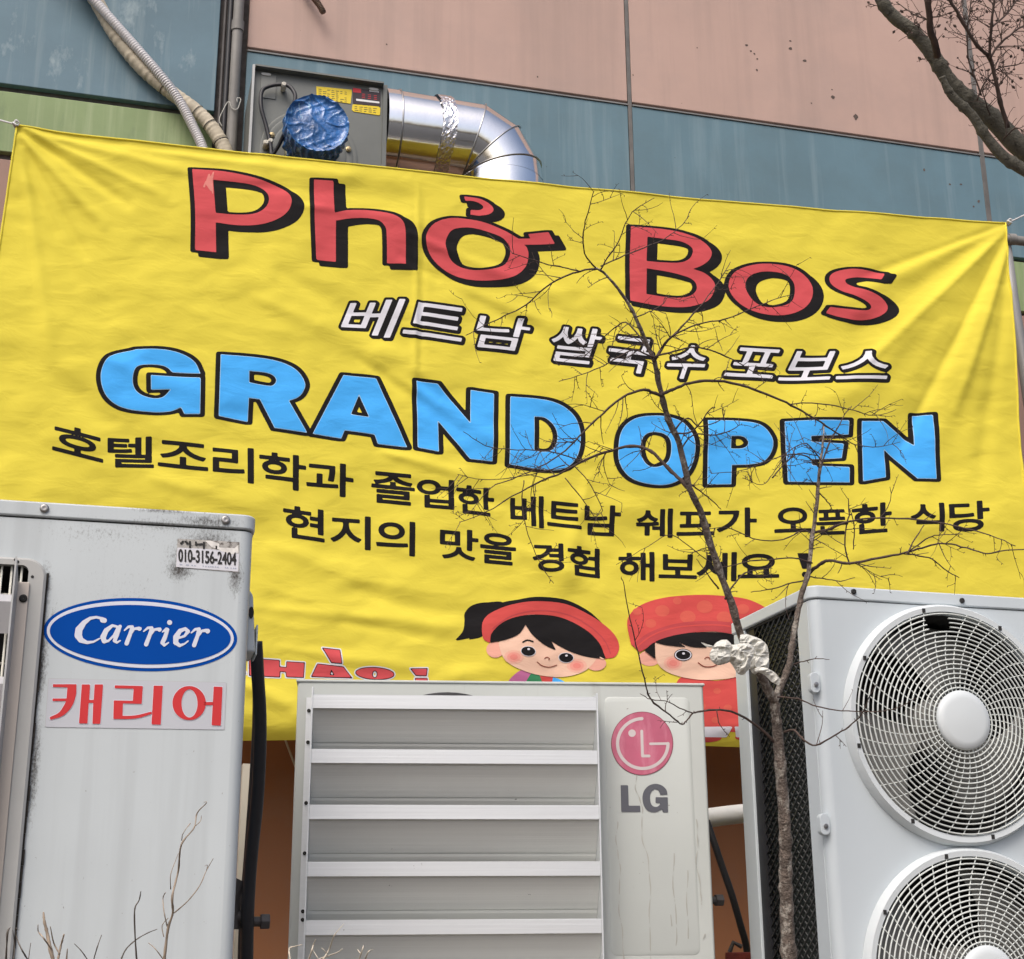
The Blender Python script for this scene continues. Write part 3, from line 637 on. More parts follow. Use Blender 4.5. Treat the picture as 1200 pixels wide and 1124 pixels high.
for k_, cs in RED.items():
    pr = Print(ban_surf); sx, sy = SH[k_]; a = np.concatenate(cs)
    def fn(P, cs=cs, sx=sx, sy=sy):   # stretched outline plus one offset copy behind it
        a_ = np.minimum.reduce([sdf(P - np.array([q, 0]), cs) for q in (-3.1, 0, 3.1)]) - 2.4
        b_ = np.minimum.reduce([sdf(P - np.array([sx - 5.2 + q, sy - 2.4]), cs) for q in (-3.4, 0, 3.4)]) - 2.1
        return np.minimum(a_, b_)
    pr.layer(fn, (a[:, 0].min() - 7, a[:, 1].min() - 7, a[:, 0].max() + sx + 7, a[:, 1].max() + sy + 7), 1.6, M_bblk, 1 + lvoff[k_])
    pr.shape(cs, M_bred, 2 + lvoff[k_], step=1.6)
    if k_ == 'P':
        pr.strokes([[(245, 206, 1.2), (243, 216, 2.5), (247, 224, 1.2)], [(250, 203, .8), (247, 212, 2.2), (249, 228, .6)], [(241, 214, .6), (239, 220, 1.2)]], mat_cloth('scuffed_print', (0.70, 0.24, 0.21)), 3, .8)
    pr.build(names[k_], banner, 'big red letter with thick black drop shadow')
# --- GRAND OPEN
Z5 = (100, 390, 5.); Z6 = (300, 400, 5.); Z7 = (470, 430, 5.); Z8 = (700, 460, 5.); Z9 = (900, 460, 5.)
BLU = [
 T(Z5, '~150,135 300,92 ~450,98 ~560,125 ~640,175 675,245 510,234 ~480,205 ~440,190 ~370,185 ~310,195 ~285,230 ~280,300 ~310,350 ~380,380 ~450,378 500,335 385,335 383,250 675,268 672,480 580,480 560,440 ~500,462 ~380,465 ~220,440 ~130,380 ~92,290 ~100,200'),
 T(Z5, '792,130 ~1000,148 ~1150,175 ~1240,225 ~1287,300 ~1272,355 ~1240,385 1192,402 1300,590 1108,560 1022,393 958,385 952,523 780,490', '960,228 ~1080,243 ~1117,275 ~1100,308 ~1060,310 960,293'),
 T(Z6, '512,198 705,215 888,620 715,600 695,545 520,522 500,570 330,545', '605,312 662,443 557,427'),
 T(Z7, '90,80 215,98 405,328 410,130 548,152 538,552 405,540 218,315 222,498 98,472'),
 T(Z7, '642,170 ~850,190 ~960,230 ~1030,300 ~1055,400 ~1035,520 ~970,590 ~870,602 636,570', '785,288 ~850,295 ~905,350 ~918,420 ~890,480 ~840,495 783,488'),
 T(Z8, '~330,138 ~220,155 ~150,210 ~122,310 ~130,420 ~190,500 ~300,540 ~420,540 ~520,480 ~565,380 ~560,270 ~510,185 ~420,145', '~340,235 ~280,250 ~252,310 ~262,390 ~300,435 ~360,437 ~415,400 ~430,320 ~410,260'),
 T(Z8, '643,165 ~850,172 ~960,195 ~1020,260 ~1025,330 ~980,400 ~900,425 785,428 782,540 643,542', '778,262 ~850,265 ~880,300 ~850,328 778,333'),
 T(Z9, '93,172 478,162 475,245 245,262 248,293 447,298 432,385 248,395 255,430 478,437 478,528 110,528'),
 T(Z9, '552,165 680,165 865,305 862,125 975,125 992,505 880,502 690,330 695,495 556,522'),
]
for i, cs in enumerate(BLU):
    pr = Print(ban_surf); o_ = (i % 3) * .12
    a = np.concatenate(cs); pr.layer(lambda P, cs=cs: np.minimum.reduce([sdf(P - np.array([q, 0]), cs) for q in (-2.3, 0, 2.3)]) - 3.3, (a[:, 0].min() - 8, a[:, 1].min() - 6, a[:, 0].max() + 8, a[:, 1].max() + 6), 1.6, M_bblk, 1 + o_); pr.shape(cs, M_bblul, 2 + o_, step=1.6); pr.shape(cs, M_bblu, 3 + o_, grow=-.7, step=1.6)
    pr.build('letter', banner, 'fat sky blue letter with a black outline')
# --- small Korean lettering
L1 = [('호', 61, 121, 494.5, 527.5, .26), ('텔', 126, 180.5, 511, 548, 0), ('조', 185, 244, 514.5, 545.5, .12), ('리', 249, 297.5, 520.8, 562.7, .1), ('학', 303.7, 358.7, 528.5, 570, .12), ('과', 358.7, 414.5, 539, 577.5, .11),
      ('졸', 435.5, 486.7, 551, 588, .1), ('업', 489, 532.5, 559, 593.7, .09), ('한', 535, 580, 567, 600.5, .12), ('베', 598.7, 638, 579, 617, .05), ('트', 641.7, 682.5, 585.7, 615.5, .12), ('남', 685, 728, 590.7, 626, .05),
      ('쉐', 746, 789.5, 595.5, 629.5, 0), ('프', 794, 837.5, 599, 627, 0), ('가', 840, 886, 595, 630, 0), ('오', 905.5, 949, 596.5, 626, -.03), ('픈', 955, 992.5, 598, 628, -.03), ('한', 997.5, 1043.7, 592.5, 628, -.09), ('식', 1065.5, 1106, 590, 624, -.02), ('당', 1111, 1159, 588.5, 624.5, -.05)]
L2 = [('현', 331.7, 380.7, 591, 629, .14), ('지', 387.5, 435, 602, 641.5, .06), ('의', 441, 486.7, 607.5, 647.5, .1), ('맛', 515.5, 561, 618, 654, .08), ('을', 563, 605, 622.5, 659, .1), ('경', 623.7, 660.5, 635.7, 670, .03), ('험', 665, 703.7, 638.5, 674, .1),
      ('해', 725.7, 768, 646, 681, 0), ('보', 772.5, 818, 648.5, 677, .02), ('세', 817.5, 863.7, 647, 681, 0), ('요', 865, 912.5, 649, 677.5, 0)]
for row in (L1, L2):
    for ch, *b_ in row:
        pr = Print(ban_surf); x0_, x1_, y0_, y1_, s_ = b_; e = 0.95
        pr.shape(fit_glyph(ch, x0_ + e, x1_ - e, y0_ + e, y1_ - e, s_), M_bblk, 1, grow=e, step=1.05); pr.build('small_letter', banner)
pr = Print(ban_surf); pr.shape(tr('933,649 949.5,649 945,667.5 938.5,667.5'), M_bblk, 1, step=1); pr.shape(ell(941.3, 674, 3.2, 3.2), M_bblk, 1, step=1); pr.build('small_letter', banner)
# --- white italic Korean line
L3 = [('베', 393.9, 458, 349.8, 395.7, 0, 18), ('트', 471, 541.5, 352, 391, .14, 10), ('남', 552, 614.5, 367, 406, .11, 11), ('쌀', 639, 697, 380, 422, .1, 12), ('국', 706, 758, 392, 434, .1, 12), ('수', 776, 821, 403, 444, .04, 14),
      ('포', 847.5, 906, 406, 441, .05, 15), ('보', 911.5, 972, 410, 446, 0, 16), ('스', 977.5, 1040, 411, 446, -.02, 10)]
for ch, *b_ in L3:
    x0_, x1_, y0_, y1_, s_, sh_ = b_; cs = fit_glyph(ch, x0_ + 1, x1_ - 1, y0_ + 1, y1_ - 1, s_, sh_); a = np.concatenate(cs)
    pr = Print(ban_surf)
    def fn(P, cs=cs): return np.minimum(sdf(P, cs), sdf(P - np.array([1.5, 1.2]), cs)) - 3.3
    pr.layer(fn, (a[:, 0].min() - 6, a[:, 1].min() - 6, a[:, 0].max() + 7, a[:, 1].max() + 7), 1.1, M_bblk, 1)
    pr.shape(cs, M_bwht, 2, grow=.35, step=1.0); pr.build('white_letter', banner, 'slanted white character outlined in black')
# --- CHÀO !
ZH = (300, 740, 5.)
CH = [T(ZH, '~-140,155 ~-270,170 ~-300,215 ~-260,255 ~-130,262 -60,250 -70,225 ~-160,228 ~-190,210 ~-160,190 -70,195 -65,165'), T(ZH, '-40,160 137,170 137,208 178,212 180,178 283,185 278,270 178,267 175,238 140,235 138,268 -40,260'), T(ZH, '388,100 490,110 500,190 440,185'), T(ZH, '360,192 510,210 560,273 325,265', '440,226 458,257 433,255'),
      [ell(695, 248, 112, 34, *ZH, rot=.06), ell(695, 252, 14, 20, *ZH)], T(ZH, '903,222 1000,220 995,262 935,260'), T(ZH, '932,277 1000,277 1003,345 928,345')]
for i, cs in enumerate(CH):
    pr = Print(ban_surf); l = (i % 3) * .1; pr.shape(cs, M_bwht, 1 + l, grow=1.9, step=1.2); pr.shape(cs, M_bblk, 2 + l, grow=.55, step=1.2); pr.shape(cs, M_bred, 3 + l, grow=-.3, step=1.2); pr.build('small_red_letter', banner)
# --- drawn girl
ZG = (520, 690, 5.)
pr = Print(ban_surf)
def G(s, m, l, grow=0, step=1.5, z=None): pr.shape(T(z or ZG, s), m, l, grow, step)
G('~375,548 ~430,490 ~470,475 515,490 560,505 580,520 640,515 680,530 ~740,600 ~760,900 340,900 ~340,650', M_bpur, 1)
G('515,490 ~560,505 580,548 600,900 470,900 480,550', M_bgrn, 1.5); G('565,510 645,515 630,560 640,900 600,900 580,548', M_bhat, 2); G('640,518 ~680,530 ~712,555 ~725,900 645,900 638,550', M_bblu, 2)
G('65,303 ~110,250 ~122,190 ~125,140 ~170,95 ~260,78 ~360,92 ~300,200 ~225,280 145,300 152,288 ~100,300', M_bblk, 1)
G('~340,98 ~450,60 ~570,47 ~720,65 ~850,130 945,215 ~900,280 ~600,200', M_bblk, 2)
G('~235,180 ~330,115 ~450,82 ~580,73 ~720,90 ~850,150 ~960,225 ~1015,290 ~1028,345 ~1000,400 940,412 ~850,300 ~600,180 ~400,190 265,318 ~228,290', M_bhat, 3)
pr.shape(ell(300, 358, 52, 48, *ZG), M_bskin2, 3.5); pr.shape(ell(890, 440, 58, 42, *ZG), M_bskin2, 3.5)
G('~325,300 ~335,380 ~375,435 ~480,485 ~600,512 ~720,515 ~820,485 ~880,430 ~900,380 ~880,300 ~600,160 ~400,180', M_bskin, 4)
for (cx, cy) in ((408, 402), (778, 452)):
    for k_, (r_, m_) in enumerate(((50, M_bch1), (35, M_bch2), (20, M_bch3))): pr.shape(ell(cx, cy, r_ * 1.15, r_ * .8, *ZG), m_, 4.6 + k_ * .5)
G('268,318 ~280,260 ~350,195 ~450,160 ~580,153 ~700,172 ~830,240 ~910,320 945,412 ~860,405 ~760,378 ~690,345 630,308 657,362 ~590,330 ~520,275 478,212 ~440,265 ~360,300', M_bblk, 6.5)
G('895,392 945,418 920,416', M_bskin, 7)
for cx, cy in ((492, 368), (715, 405)):
    pr.shape(ell(cx, cy, 45, 30, *ZG, rot=.08), M_bwht, 6.3, step=1); pr.shape(ell(cx, cy, 41, 27, *ZG, rot=.08), M_bblk, 6.9, step=1); pr.shape(ell(cx + 2, cy - 12, 8, 6, *ZG), M_bwht, 7.5, step=.6)
def SK(pts, r_, m, l, z): pr.strokes([[(p[0], p[1], r_) for p in catmull([np.array([a / z[2] + z[0], b / z[2] + z[1]]) for a, b in pts], 5)]], m, l, .6)
SK(((460, 315), (485, 303), (520, 311)), .8, M_bblk, 6.6, ZG); SK(((588, 411), (602, 402), (618, 411), (613, 418)), .5, M_bline, 6.6, ZG); SK(((545, 430), (575, 452), (620, 460), (662, 447)), .5, M_bline, 6.6, ZG)
SK(((285, 235), (400, 158), (560, 128), (720, 148), (850, 215), (940, 300), (975, 380)), .7, M_bhatd, 3.6, ZG)
pr.build('girl_drawing', banner, 'printed cartoon girl with black fringe and red headband')
# --- drawn boy
ZY = (700, 690, 5.)
pr = Print(ban_surf)
G('~460,562 ~500,515 ~600,520 ~680,540 ~760,530 ~820,515 ~900,545 ~960,600 ~975,812 505,810 ~480,680', M_bhat, 1, z=ZY)
G('505,808 790,808 765,868 505,865', M_bwht, 2, z=ZY); G('800,808 975,812 975,870 820,868', M_bwht, 2, z=ZY)
pr.shape(ell(640, 872, 100, 24, *ZY), M_bhat, 1.5); pr.shape(ell(900, 868, 85, 20, *ZY), M_bhat, 1.5)
for cx, cy, r_ in ((700, 600, 22), (610, 690, 25), (760, 700, 25), (560, 620, 18), (690, 770, 22), (860, 640, 22)): pr.shape(ell(cx, cy, r_, r_ * .8, *ZY), M_bhatl, 1.8)
pr.shape(ell(305, 408, 66, 46, *ZY), M_bskin2, 1.5); pr.shape(ell(965, 408, 60, 46, *ZY), M_bskin2, 1.5)
G('~328,300 ~335,400 ~365,460 ~440,503 ~560,530 ~680,535 ~820,515 ~900,470 ~940,400 ~945,300 ~640,240', M_bskin, 4, z=ZY)
for (cx, cy) in ((440, 438), (860, 438)):
    for k_, (r_, m_) in enumerate(((55, M_bch1), (40, M_bch2), (24, M_bch3))): pr.shape(ell(cx, cy, r_, r_ * .75, *ZY), m_, 4.5 + k_ * .4)
G('~175,185 ~235,108 ~360,58 ~560,35 ~750,42 ~900,70 ~1020,140 ~1075,210 ~1050,310 1010,372 ~800,270 ~600,255 ~400,290 245,375 195,325', M_bhat, 5.5, z=ZY)
for cx, cy, r_ in ((380, 130, 42), (530, 165, 46), (630, 105, 46), (740, 170, 44), (232, 135, 26), (310, 205, 32), (850, 120, 36), (470, 70, 26), (930, 200, 40)): pr.shape(ell(cx, cy, r_, r_ * .82, *ZY), M_bhatl, 6)
G('200,330 ~290,265 ~420,215 ~560,192 ~700,192 ~850,215 ~960,265 1040,330 1010,375 ~850,285 ~700,255 ~600,250 ~420,285 ~320,325 245,375', M_bhatd, 6.5, z=ZY)
SK(((225, 345), (310, 280), (430, 235), (600, 215), (780, 225), (930, 285)), .9, M_bhat, 7, ZY)
G('270,365 ~330,315 ~450,275 ~600,256 ~800,272 ~950,335 985,375 ~960,400 930,415 ~920,340 ~800,350 690,350 605,312 640,348 ~540,342 460,312 515,345 ~400,335 330,318 334,416', M_bblk, 7.2, z=ZY)
for cx, cy in ((498, 390), (800, 390)):
    pr.shape(ell(cx, cy, 54, 35, *ZY), M_bblk, 6.0, step=1); pr.shape(ell(cx, cy, 50, 31, *ZY), M_bwht, 6.5, step=1); pr.shape(ell(cx, cy, 43, 26, *ZY), M_bblk, 7, step=1); pr.shape(ell(cx + 2, cy - 8, 9, 7, *ZY), M_bwht, 7.5, step=.6)
SK(((625, 412), (640, 402), (656, 408), (655, 416)), .5, M_bline, 6.6, ZY); SK(((588, 435), (625, 457), (670, 457), (700, 446)), .6, M_bline, 6.6, ZY)
pr.build('boy_drawing', banner, 'printed cartoon boy with tall red hat and red clothes')

# ropes at the upper corners
def rope(name, label, A, B, kn):
    a = np.array(banf.o + banf.ax * 0) ; q = MB()
    P = [A + (B - A) * t - np.array([0, 0, .02 * math.sin(math.pi * t)]) for t in np.linspace(0, 1, 10)]
    t_ = thing(name, label, 'rope', wall); q.tube(P, .0035, 8); q.build('cord', M_rope, t_, smooth='all')
    q = MB(); q.tube(catmull([kn + np.array(d) * .011 for d in ((-1, 0, 0), (0, -1, 1), (1, 0, 0), (0, 1, -1), (-1, -.5, .3), (.3, -1, -.8), (1, .4, .5))], 4), .0045, 8); q.build('knot', M_rope, t_, smooth='all')
    e = B; q = MB(); q.tube([e + [0, .02, 0], e + [0, -.012, 0], e + [0, -.016, .012]], .005, 8); q.build('wall_hook', M_dk, t_)
M_rope = mat('white_nylon_rope', (0.66, 0.66, 0.66), 0.6, bump=0.5, bscale=300)
kR = pxw(1182.5, 260.5, BAN_Y); kL = pxw(19, 146, BAN_Y)
eR = pxw(1275, 205, -.02); eL = pxw(-95, 100, -.02)
rope('banner_rope', 'white rope knotted to the upper right corner of the banner', kR, eR, kR)
rope('banner_rope', 'white rope tied to the upper left corner of the banner', kL, eL, kL)

# ------------------------------------------------------------------ air conditioner on the left
M_ac1 = mat('aged_white_enamel', (0.505, 0.555, 0.575), 0.45, var=0.05, scale=2, streak=((0.37, 0.405, 0.42), 14, 0.47, 0.74, 0.6), speck=((0.16, 0.15, 0.14), 90, 0.68, 0.76), bump=0.015, bscale=4)
# soot that gathers near the lid, the sticker and the grille frame: distance masks in object space times fine noise
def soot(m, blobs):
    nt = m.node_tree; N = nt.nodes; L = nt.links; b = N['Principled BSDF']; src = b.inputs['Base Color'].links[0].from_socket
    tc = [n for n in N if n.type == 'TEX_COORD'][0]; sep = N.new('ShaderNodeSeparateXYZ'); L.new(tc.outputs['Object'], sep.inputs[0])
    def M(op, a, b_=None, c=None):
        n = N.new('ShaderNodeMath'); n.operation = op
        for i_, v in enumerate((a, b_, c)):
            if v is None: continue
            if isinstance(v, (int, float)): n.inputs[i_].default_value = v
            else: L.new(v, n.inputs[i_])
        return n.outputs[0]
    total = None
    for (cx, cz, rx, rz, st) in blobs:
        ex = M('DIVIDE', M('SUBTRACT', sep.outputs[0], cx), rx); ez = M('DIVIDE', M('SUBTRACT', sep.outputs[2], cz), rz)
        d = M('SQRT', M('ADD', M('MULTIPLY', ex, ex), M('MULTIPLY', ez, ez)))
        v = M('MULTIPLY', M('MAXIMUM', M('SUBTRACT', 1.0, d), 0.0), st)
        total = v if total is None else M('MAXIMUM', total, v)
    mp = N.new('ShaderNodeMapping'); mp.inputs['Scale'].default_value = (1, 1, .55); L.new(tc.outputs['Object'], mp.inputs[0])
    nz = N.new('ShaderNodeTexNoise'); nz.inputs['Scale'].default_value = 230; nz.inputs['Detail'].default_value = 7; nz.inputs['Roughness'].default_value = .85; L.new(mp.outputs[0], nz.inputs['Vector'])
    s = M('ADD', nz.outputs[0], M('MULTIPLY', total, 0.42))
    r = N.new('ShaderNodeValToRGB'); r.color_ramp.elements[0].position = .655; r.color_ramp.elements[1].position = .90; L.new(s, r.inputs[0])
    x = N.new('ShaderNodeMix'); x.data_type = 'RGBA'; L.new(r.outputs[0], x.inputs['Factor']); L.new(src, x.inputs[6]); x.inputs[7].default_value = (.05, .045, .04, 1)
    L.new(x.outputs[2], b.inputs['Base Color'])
M_steel = mat('dull_screw_steel', (0.35, 0.34, 0.33), 0.35, 0.9, var=0.3, scale=60)
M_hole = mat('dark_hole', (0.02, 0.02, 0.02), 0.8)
ac1 = thing('air_conditioner', 'weathered white outdoor unit with blue oval emblem at the left, stained by soot', 'air conditioner', carf, group='outdoor units below the banner')
cw_l = -0.98; top1 = carf.pix(298, 603.5)[1]; lidh = carf.pix(296, 602.5)[1] - carf.pix(296, 620.5)[1]; bot1 = Z0 + .08; cdep = 0.36
def rounded(x0, x1, y0, y1, rfr, rfl=0.0, n=7):    # plan outline, front corners rounded
    o_ = []
    for a in np.linspace(0, math.pi / 2, n): o_.append((x0 + rfl - rfl * math.sin(a), y0 + rfl - rfl * math.cos(a))) if rfl else None
    if not rfl: o_.append((x0, y0))
    o_ += [(x0, y1), (x1, y1)]
    if rfr:
        for a in np.linspace(math.pi / 2, 0, n): o_.append((x1 - rfr + rfr * math.sin(a), y0 + rfr - rfr * math.cos(a)))
    else: o_.append((x1, y0))
    return o_
# body with a rectangular opening behind the fan frame
ox1 = carf.pix(34, 672)[0]; oz1 = carf.pix(20, 664)[1]; ox0 = ox1 - .56; oz0 = oz1 - .86
fx_r = carf.pix(51, 760)[0] + .0; zt_f = top1 - lidh - .003
q = MB(); n_ = 8; rc = .022
outl = rounded(cw_l, 0.0, 0.0, cdep, rc, .02)
q2 = []; m_ = len(outl)
front_pair = (len(outl) - 1)
vs_ = [(x, y, bot1) for x, y in outl] + [(x, y, zt_f) for x, y in outl]
fs = [(i, (i + 1) % m_, m_ + (i + 1) % m_, m_ + i) for i in range(m_) if i != m_ - 1] + [tuple(range(m_))[::-1], tuple(range(m_, 2 * m_))]
q.add(vs_, fs)
X0, X1 = outl[0][0], outl[-1][0]
gx = [X0, ox0, ox1, X1]; gz = [bot1, oz0, oz1, zt_f]
for i in range(3):
    for j in range(3):
        if i == 1 and j == 1: continue
        q.add([(gx[i], 0, gz[j]), (gx[i + 1], 0, gz[j]), (gx[i + 1], 0, gz[j + 1]), (gx[i], 0, gz[j + 1])], [(0, 1, 2, 3)])
bodyo = q.build('casing', M_ac1, ac1, smooth=True)
me = bodyo.data; bm = bmesh.new(); bm.from_mesh(me); bmesh.ops.remove_doubles(bm, verts=bm.verts, dist=1e-5); bm.to_mesh(me); bm.free()
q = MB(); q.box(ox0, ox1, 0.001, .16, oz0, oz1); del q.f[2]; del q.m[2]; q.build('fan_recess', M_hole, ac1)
q = MB(); q.prism(rounded(cw_l - .004, .004, -.004, cdep + .004, .026, .024), top1 - lidh, top1 - .001); q.build('lid', M_ac1, ac1, bevel=.004, segs=3)
q = MB(); q.prism(rounded(cw_l + .002, -.002, .002, cdep - .002, .02, .02), zt_f - .004, top1 - lidh + .004); q.build('lid_gap', M_hole, ac1)
def screw(fr, parent, px, py, y, r=.0075, m=None):
    x, z = fr.pix(px, py, y); q = MB(); q.lathe_y(x, z, [(r, y - .0005), (r * .98, y - .003), (r * .7, y - .0045), (r * .3, y - .0035), (.0004, y - .0035)], 14); q.build('screw', m or M_steel, parent, smooth='all')
screw(carf, ac1, 52, 596, -.004, .008); screw(carf, ac1, 264.5, 609.5, -.004, .008)
# raised frame around the fan opening (rounded rectangle ring)
def rrect(x0, x1, z0, z1, r, n=8):
    o_ = []
    for cx, cz, a0 in ((x1 - r, z1 - r, 0), (x0 + r, z1 - r, 90), (x0 + r, z0 + r, 180), (x1 - r, z0 + r, 270)):
        for a in np.linspace(R(a0), R(a0 + 90), n): o_.append((cx + r * math.cos(a), cz + r * math.sin(a)))
    return o_
fo = rrect(ox0 - .035, carf.pix(52, 700, -.014)[0], oz0 - .035, carf.pix(20, 653, -.014)[1], .034); fi = rrect(ox0, ox1, oz0, oz1, .012)
q = MB(); n_ = len(fo); vs_ = [(x, 0.0, z) for x, z in fo] + [(x, -.010, z) for x, z in fo] + [(x * 1.0, -.014, z) for x, z in rrect(ox0 - .031, fo[0][0] - .004, oz0 - .031, fo[7][1] - .004, .030)] + [(x, -.014, z) for x, z in fi] + [(x, .004, z) for x, z in fi]
q.add(vs_, [(l * n_ + k, l * n_ + (k + 1) % n_, (l + 1) * n_ + (k + 1) % n_, (l + 1) * n_ + k) for l in range(4) for k in range(n_)])
M_fr1 = mat('frame_plastic', (0.42, 0.43, 0.42), 0.5, var=0.08, scale=5, streak=((0.30, 0.30, 0.29), 14, 0.5, 0.8, 0.4))
q.build('grille_frame', M_fr1, ac1, smooth=True)
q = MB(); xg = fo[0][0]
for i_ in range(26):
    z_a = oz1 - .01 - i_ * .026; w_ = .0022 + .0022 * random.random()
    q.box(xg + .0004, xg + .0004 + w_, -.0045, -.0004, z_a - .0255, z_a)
q.build('sooty_gasket_shade', mat('soot', (0.03, 0.026, 0.022), 0.95, var=0.5, scale=80), ac1)  # uneven sooty gasket line, with the frame's shadow gap painted in as black
M_wire1 = mat('grille_wire_white', (0.55, 0.55, 0.50), 0.5)
q = MB()
for i in range(40):
    xx = ox1 - .012 - i * .0165
    if xx > ox0: q.tube([(xx, -.004, oz0), (xx, -.004, oz1)], .0022, 6)
for zz in np.arange(oz0 + .03, oz1, .06): q.tube([(ox0, .002, zz), (ox1, .002, zz)], .0022, 6)
q.build('wire_grille', M_wire1, ac1, smooth='all', kind='stuff')
q = MB(); cxf, czf = (ox0 + ox1) / 2, (oz0 + oz1) / 2
for k in range(3):
    vs_ = []
    for i in range(7):
        for j in range(6):
            rr = .07 + .19 * j / 5; a = 2 * math.pi * k / 3 + R(80) * (i / 6) - .6 * j / 5; vs_.append((cxf + rr * math.cos(a), .09 - .05 * (i / 6 - .5), czf + rr * math.sin(a)))
    q.add(vs_, [(i * 6 + j, i * 6 + j + 1, (i + 1) * 6 + j + 1, (i + 1) * 6 + j) for i in range(6) for j in range(5)])
q.lathe_y(cxf, czf, [(.07, .12), (.075, .06), (.04, .05), (.001, .05)], 24); q.build('fan', mat('fan_grey', (0.22, 0.22, 0.21), 0.5), ac1, smooth=True)
# sheet metal air deflector screwed to the frame
M_def = mat('deflector_beige', (0.50, 0.45, 0.40), 0.4, 0.35, var=0.06, scale=2, streak=((0.36, 0.34, 0.31), 10, 0.5, 0.8, 0.4))
M_defg = mat('deflector_grey', (0.42, 0.43, 0.43), 0.4, 0.2, var=0.06)
dz1 = carf.pix(27, 682, -.018)[1]; dxa = carf.pix(35, 682, -.018)[0]; dxb = carf.pix(19.5, 682, -.018)[0]
q = MB(); q.box(dxb, dxa, -.018, -.0155, bot1 + .08, dz1); q.build('deflector_flange', M_def, ac1, bevel=.001)
dfx = dxb - .004; dfy = -.018
q = MB(); p0 = (dxb, -.0155); p1 = (dxb - .003, -.058)
q.hexa([(p0[0], p0[1], bot1 + .08), (p0[0] + .003, p0[1] - .002, bot1 + .08), (p1[0] + .003, p1[1], bot1 + .08), (p1[0], p1[1], bot1 + .08)], [(p0[0], p0[1], dz1), (p0[0] + .003, p0[1] - .002, dz1), (p1[0] + .003, p1[1], dz1 + .035), (p1[0], p1[1], dz1 + .035)])
q.build('deflector_side', M_defg, ac1)
q = MB(); L_ = .55
for k in range(6):
    zz = dz1 - .03 - k * .14; q.hexa([(p1[0] - L_, p1[1] + .01, zz - .012), (p1[0], p1[1] + .01, zz - .012), (p1[0], -.022, zz - .062), (p1[0] - L_, -.022, zz - .062)], [(p1[0] - L_, p1[1] + .01, zz), (p1[0], p1[1] + .01, zz), (p1[0], -.022, zz - .05), (p1[0] - L_, -.022, zz - .05)])
q.build('deflector_louvre', mat('louvre_white', (0.62, 0.63, 0.66), 0.4, 0.2), ac1)
screw(carf, ac1, 27.3, 701.5, -.018, .007, M_hole)
for a, b in ((18, 656), (20.8, 658.6), (38, 676)):
    x, z = carf.pix(a, b, -.014); q = MB(); q.lathe_y(x, z, [(.0028, -.0142), (.0026, -.0148), (.0002, -.0148)], 8); q.build('frame_hole', M_hole, ac1)
# service valve cover on the right side of the casing
zv1 = carf.pix(301, 690, .06)[1]; zv0 = carf.pix(301, 764, .06)[1]
q = MB(); q.hexa([(.001, .06, zv0), (.019, .065, zv0), (.019, .16, zv0), (.001, .17, zv0)], [(.001, .06, zv1), (.010, .065, zv1 - .01), (.010, .16, zv1 - .01), (.001, .17, zv1)]); q.build('valve_cover', M_ac1, ac1, bevel=.006, segs=3)
q = MB(); q.box(.0195, .023, .08, .15, zv0 - .002, zv0 + .055); q.build('valve_clip', M_ac1, ac1, bevel=.002)
q = MB(); q.prism_y([(.0075 + .005 * math.cos(a), zv1 - .045 + .011 * math.sin(a)) for a in np.linspace(0, 2 * math.pi, 18, endpoint=False)], .0605, .0625); q.build('handle_hole', M_hole, ac1)
for xx in (cw_l + .1, -.12):
    q = MB(); q.box(xx - .03, xx + .03, -.01, cdep + .01, Z0 + .002, bot1 - .001); q.build('foot', M_conc, ac1, bevel=.003)
# emblem and stickers
M_cblue = mat('emblem_blue', (0.003, 0.062, 0.33), 0.7, var=0.05, spec=0.03); M_cwht = mat('emblem_white', (0.62, 0.65, 0.74), 0.4, var=0.04)
s1 = surf_plane(carf, 0.0, .0006); ZC = (40, 690, 4.8)
pr = Print(s1)
for k_, (rx, ry, m_) in enumerate(((545, 205, M_cblue), (526, 187, M_cwht), (509, 166, M_cblue))): pr.shape([ell(597, 258, rx, ry, *ZC, slope=.042, n=96)], m_, 1 + k_, step=2)
SC = [[(395, 178, 14), (385, 176, 15)], [(385, 168, 8), (350, 160, 7), (315, 166, 9), (280, 192, 14), (252, 230, 20), (248, 262, 21), (262, 288, 16), (298, 303, 9), (335, 298, 6), (368, 280, 4)],
      [(478, 216, 6), (440, 207, 8), (405, 235, 14), (388, 272, 16), (393, 296, 12), (418, 294, 6), (448, 262, 6), (472, 218, 8)], [(483, 212, 10), (466, 258, 12), (453, 292, 11), (465, 303, 6), (484, 292, 4)],
      [(508, 234, 4), (530, 214, 7), (552, 214, 9), (540, 255, 11), (520, 308, 12)], [(540, 262, 5), (562, 226, 7), (590, 222, 9), (592, 224, 13)],
      [(616, 240, 4), (640, 220, 7), (662, 220, 9), (650, 261, 11), (630, 313, 12)], [(652, 266, 5), (676, 230, 7), (700, 227, 9), (704, 229, 13)],
      [(762, 190, 14), (762.5, 190, 14)], [(722, 243, 4), (744, 226, 8), (750, 230, 10), (736, 272, 12), (722, 304, 12), (732, 319, 7), (756, 303, 4)],
      [(800, 282, 5), (846, 266, 7), (866, 240, 11), (850, 225, 9), (820, 237, 12), (798, 272, 16), (796, 302, 14), (818, 320, 9), (846, 310, 5), (866, 294, 4)],
      [(884, 248, 4), (906, 228, 7), (928, 226, 9), (918, 268, 11), (900, 318, 12)], [(918, 275, 5), (944, 237, 7), (968, 235, 10), (975, 238, 14)]]
pr.strokes([[(x / 4.8 + 40, y / 4.8 + 690, r_ / 4.8) for x, y, r_ in st] for st in SC], M_cwht, 4.2, .8)
pr.build('oval_emblem', ac1, 'blue oval emblem with white script lettering')
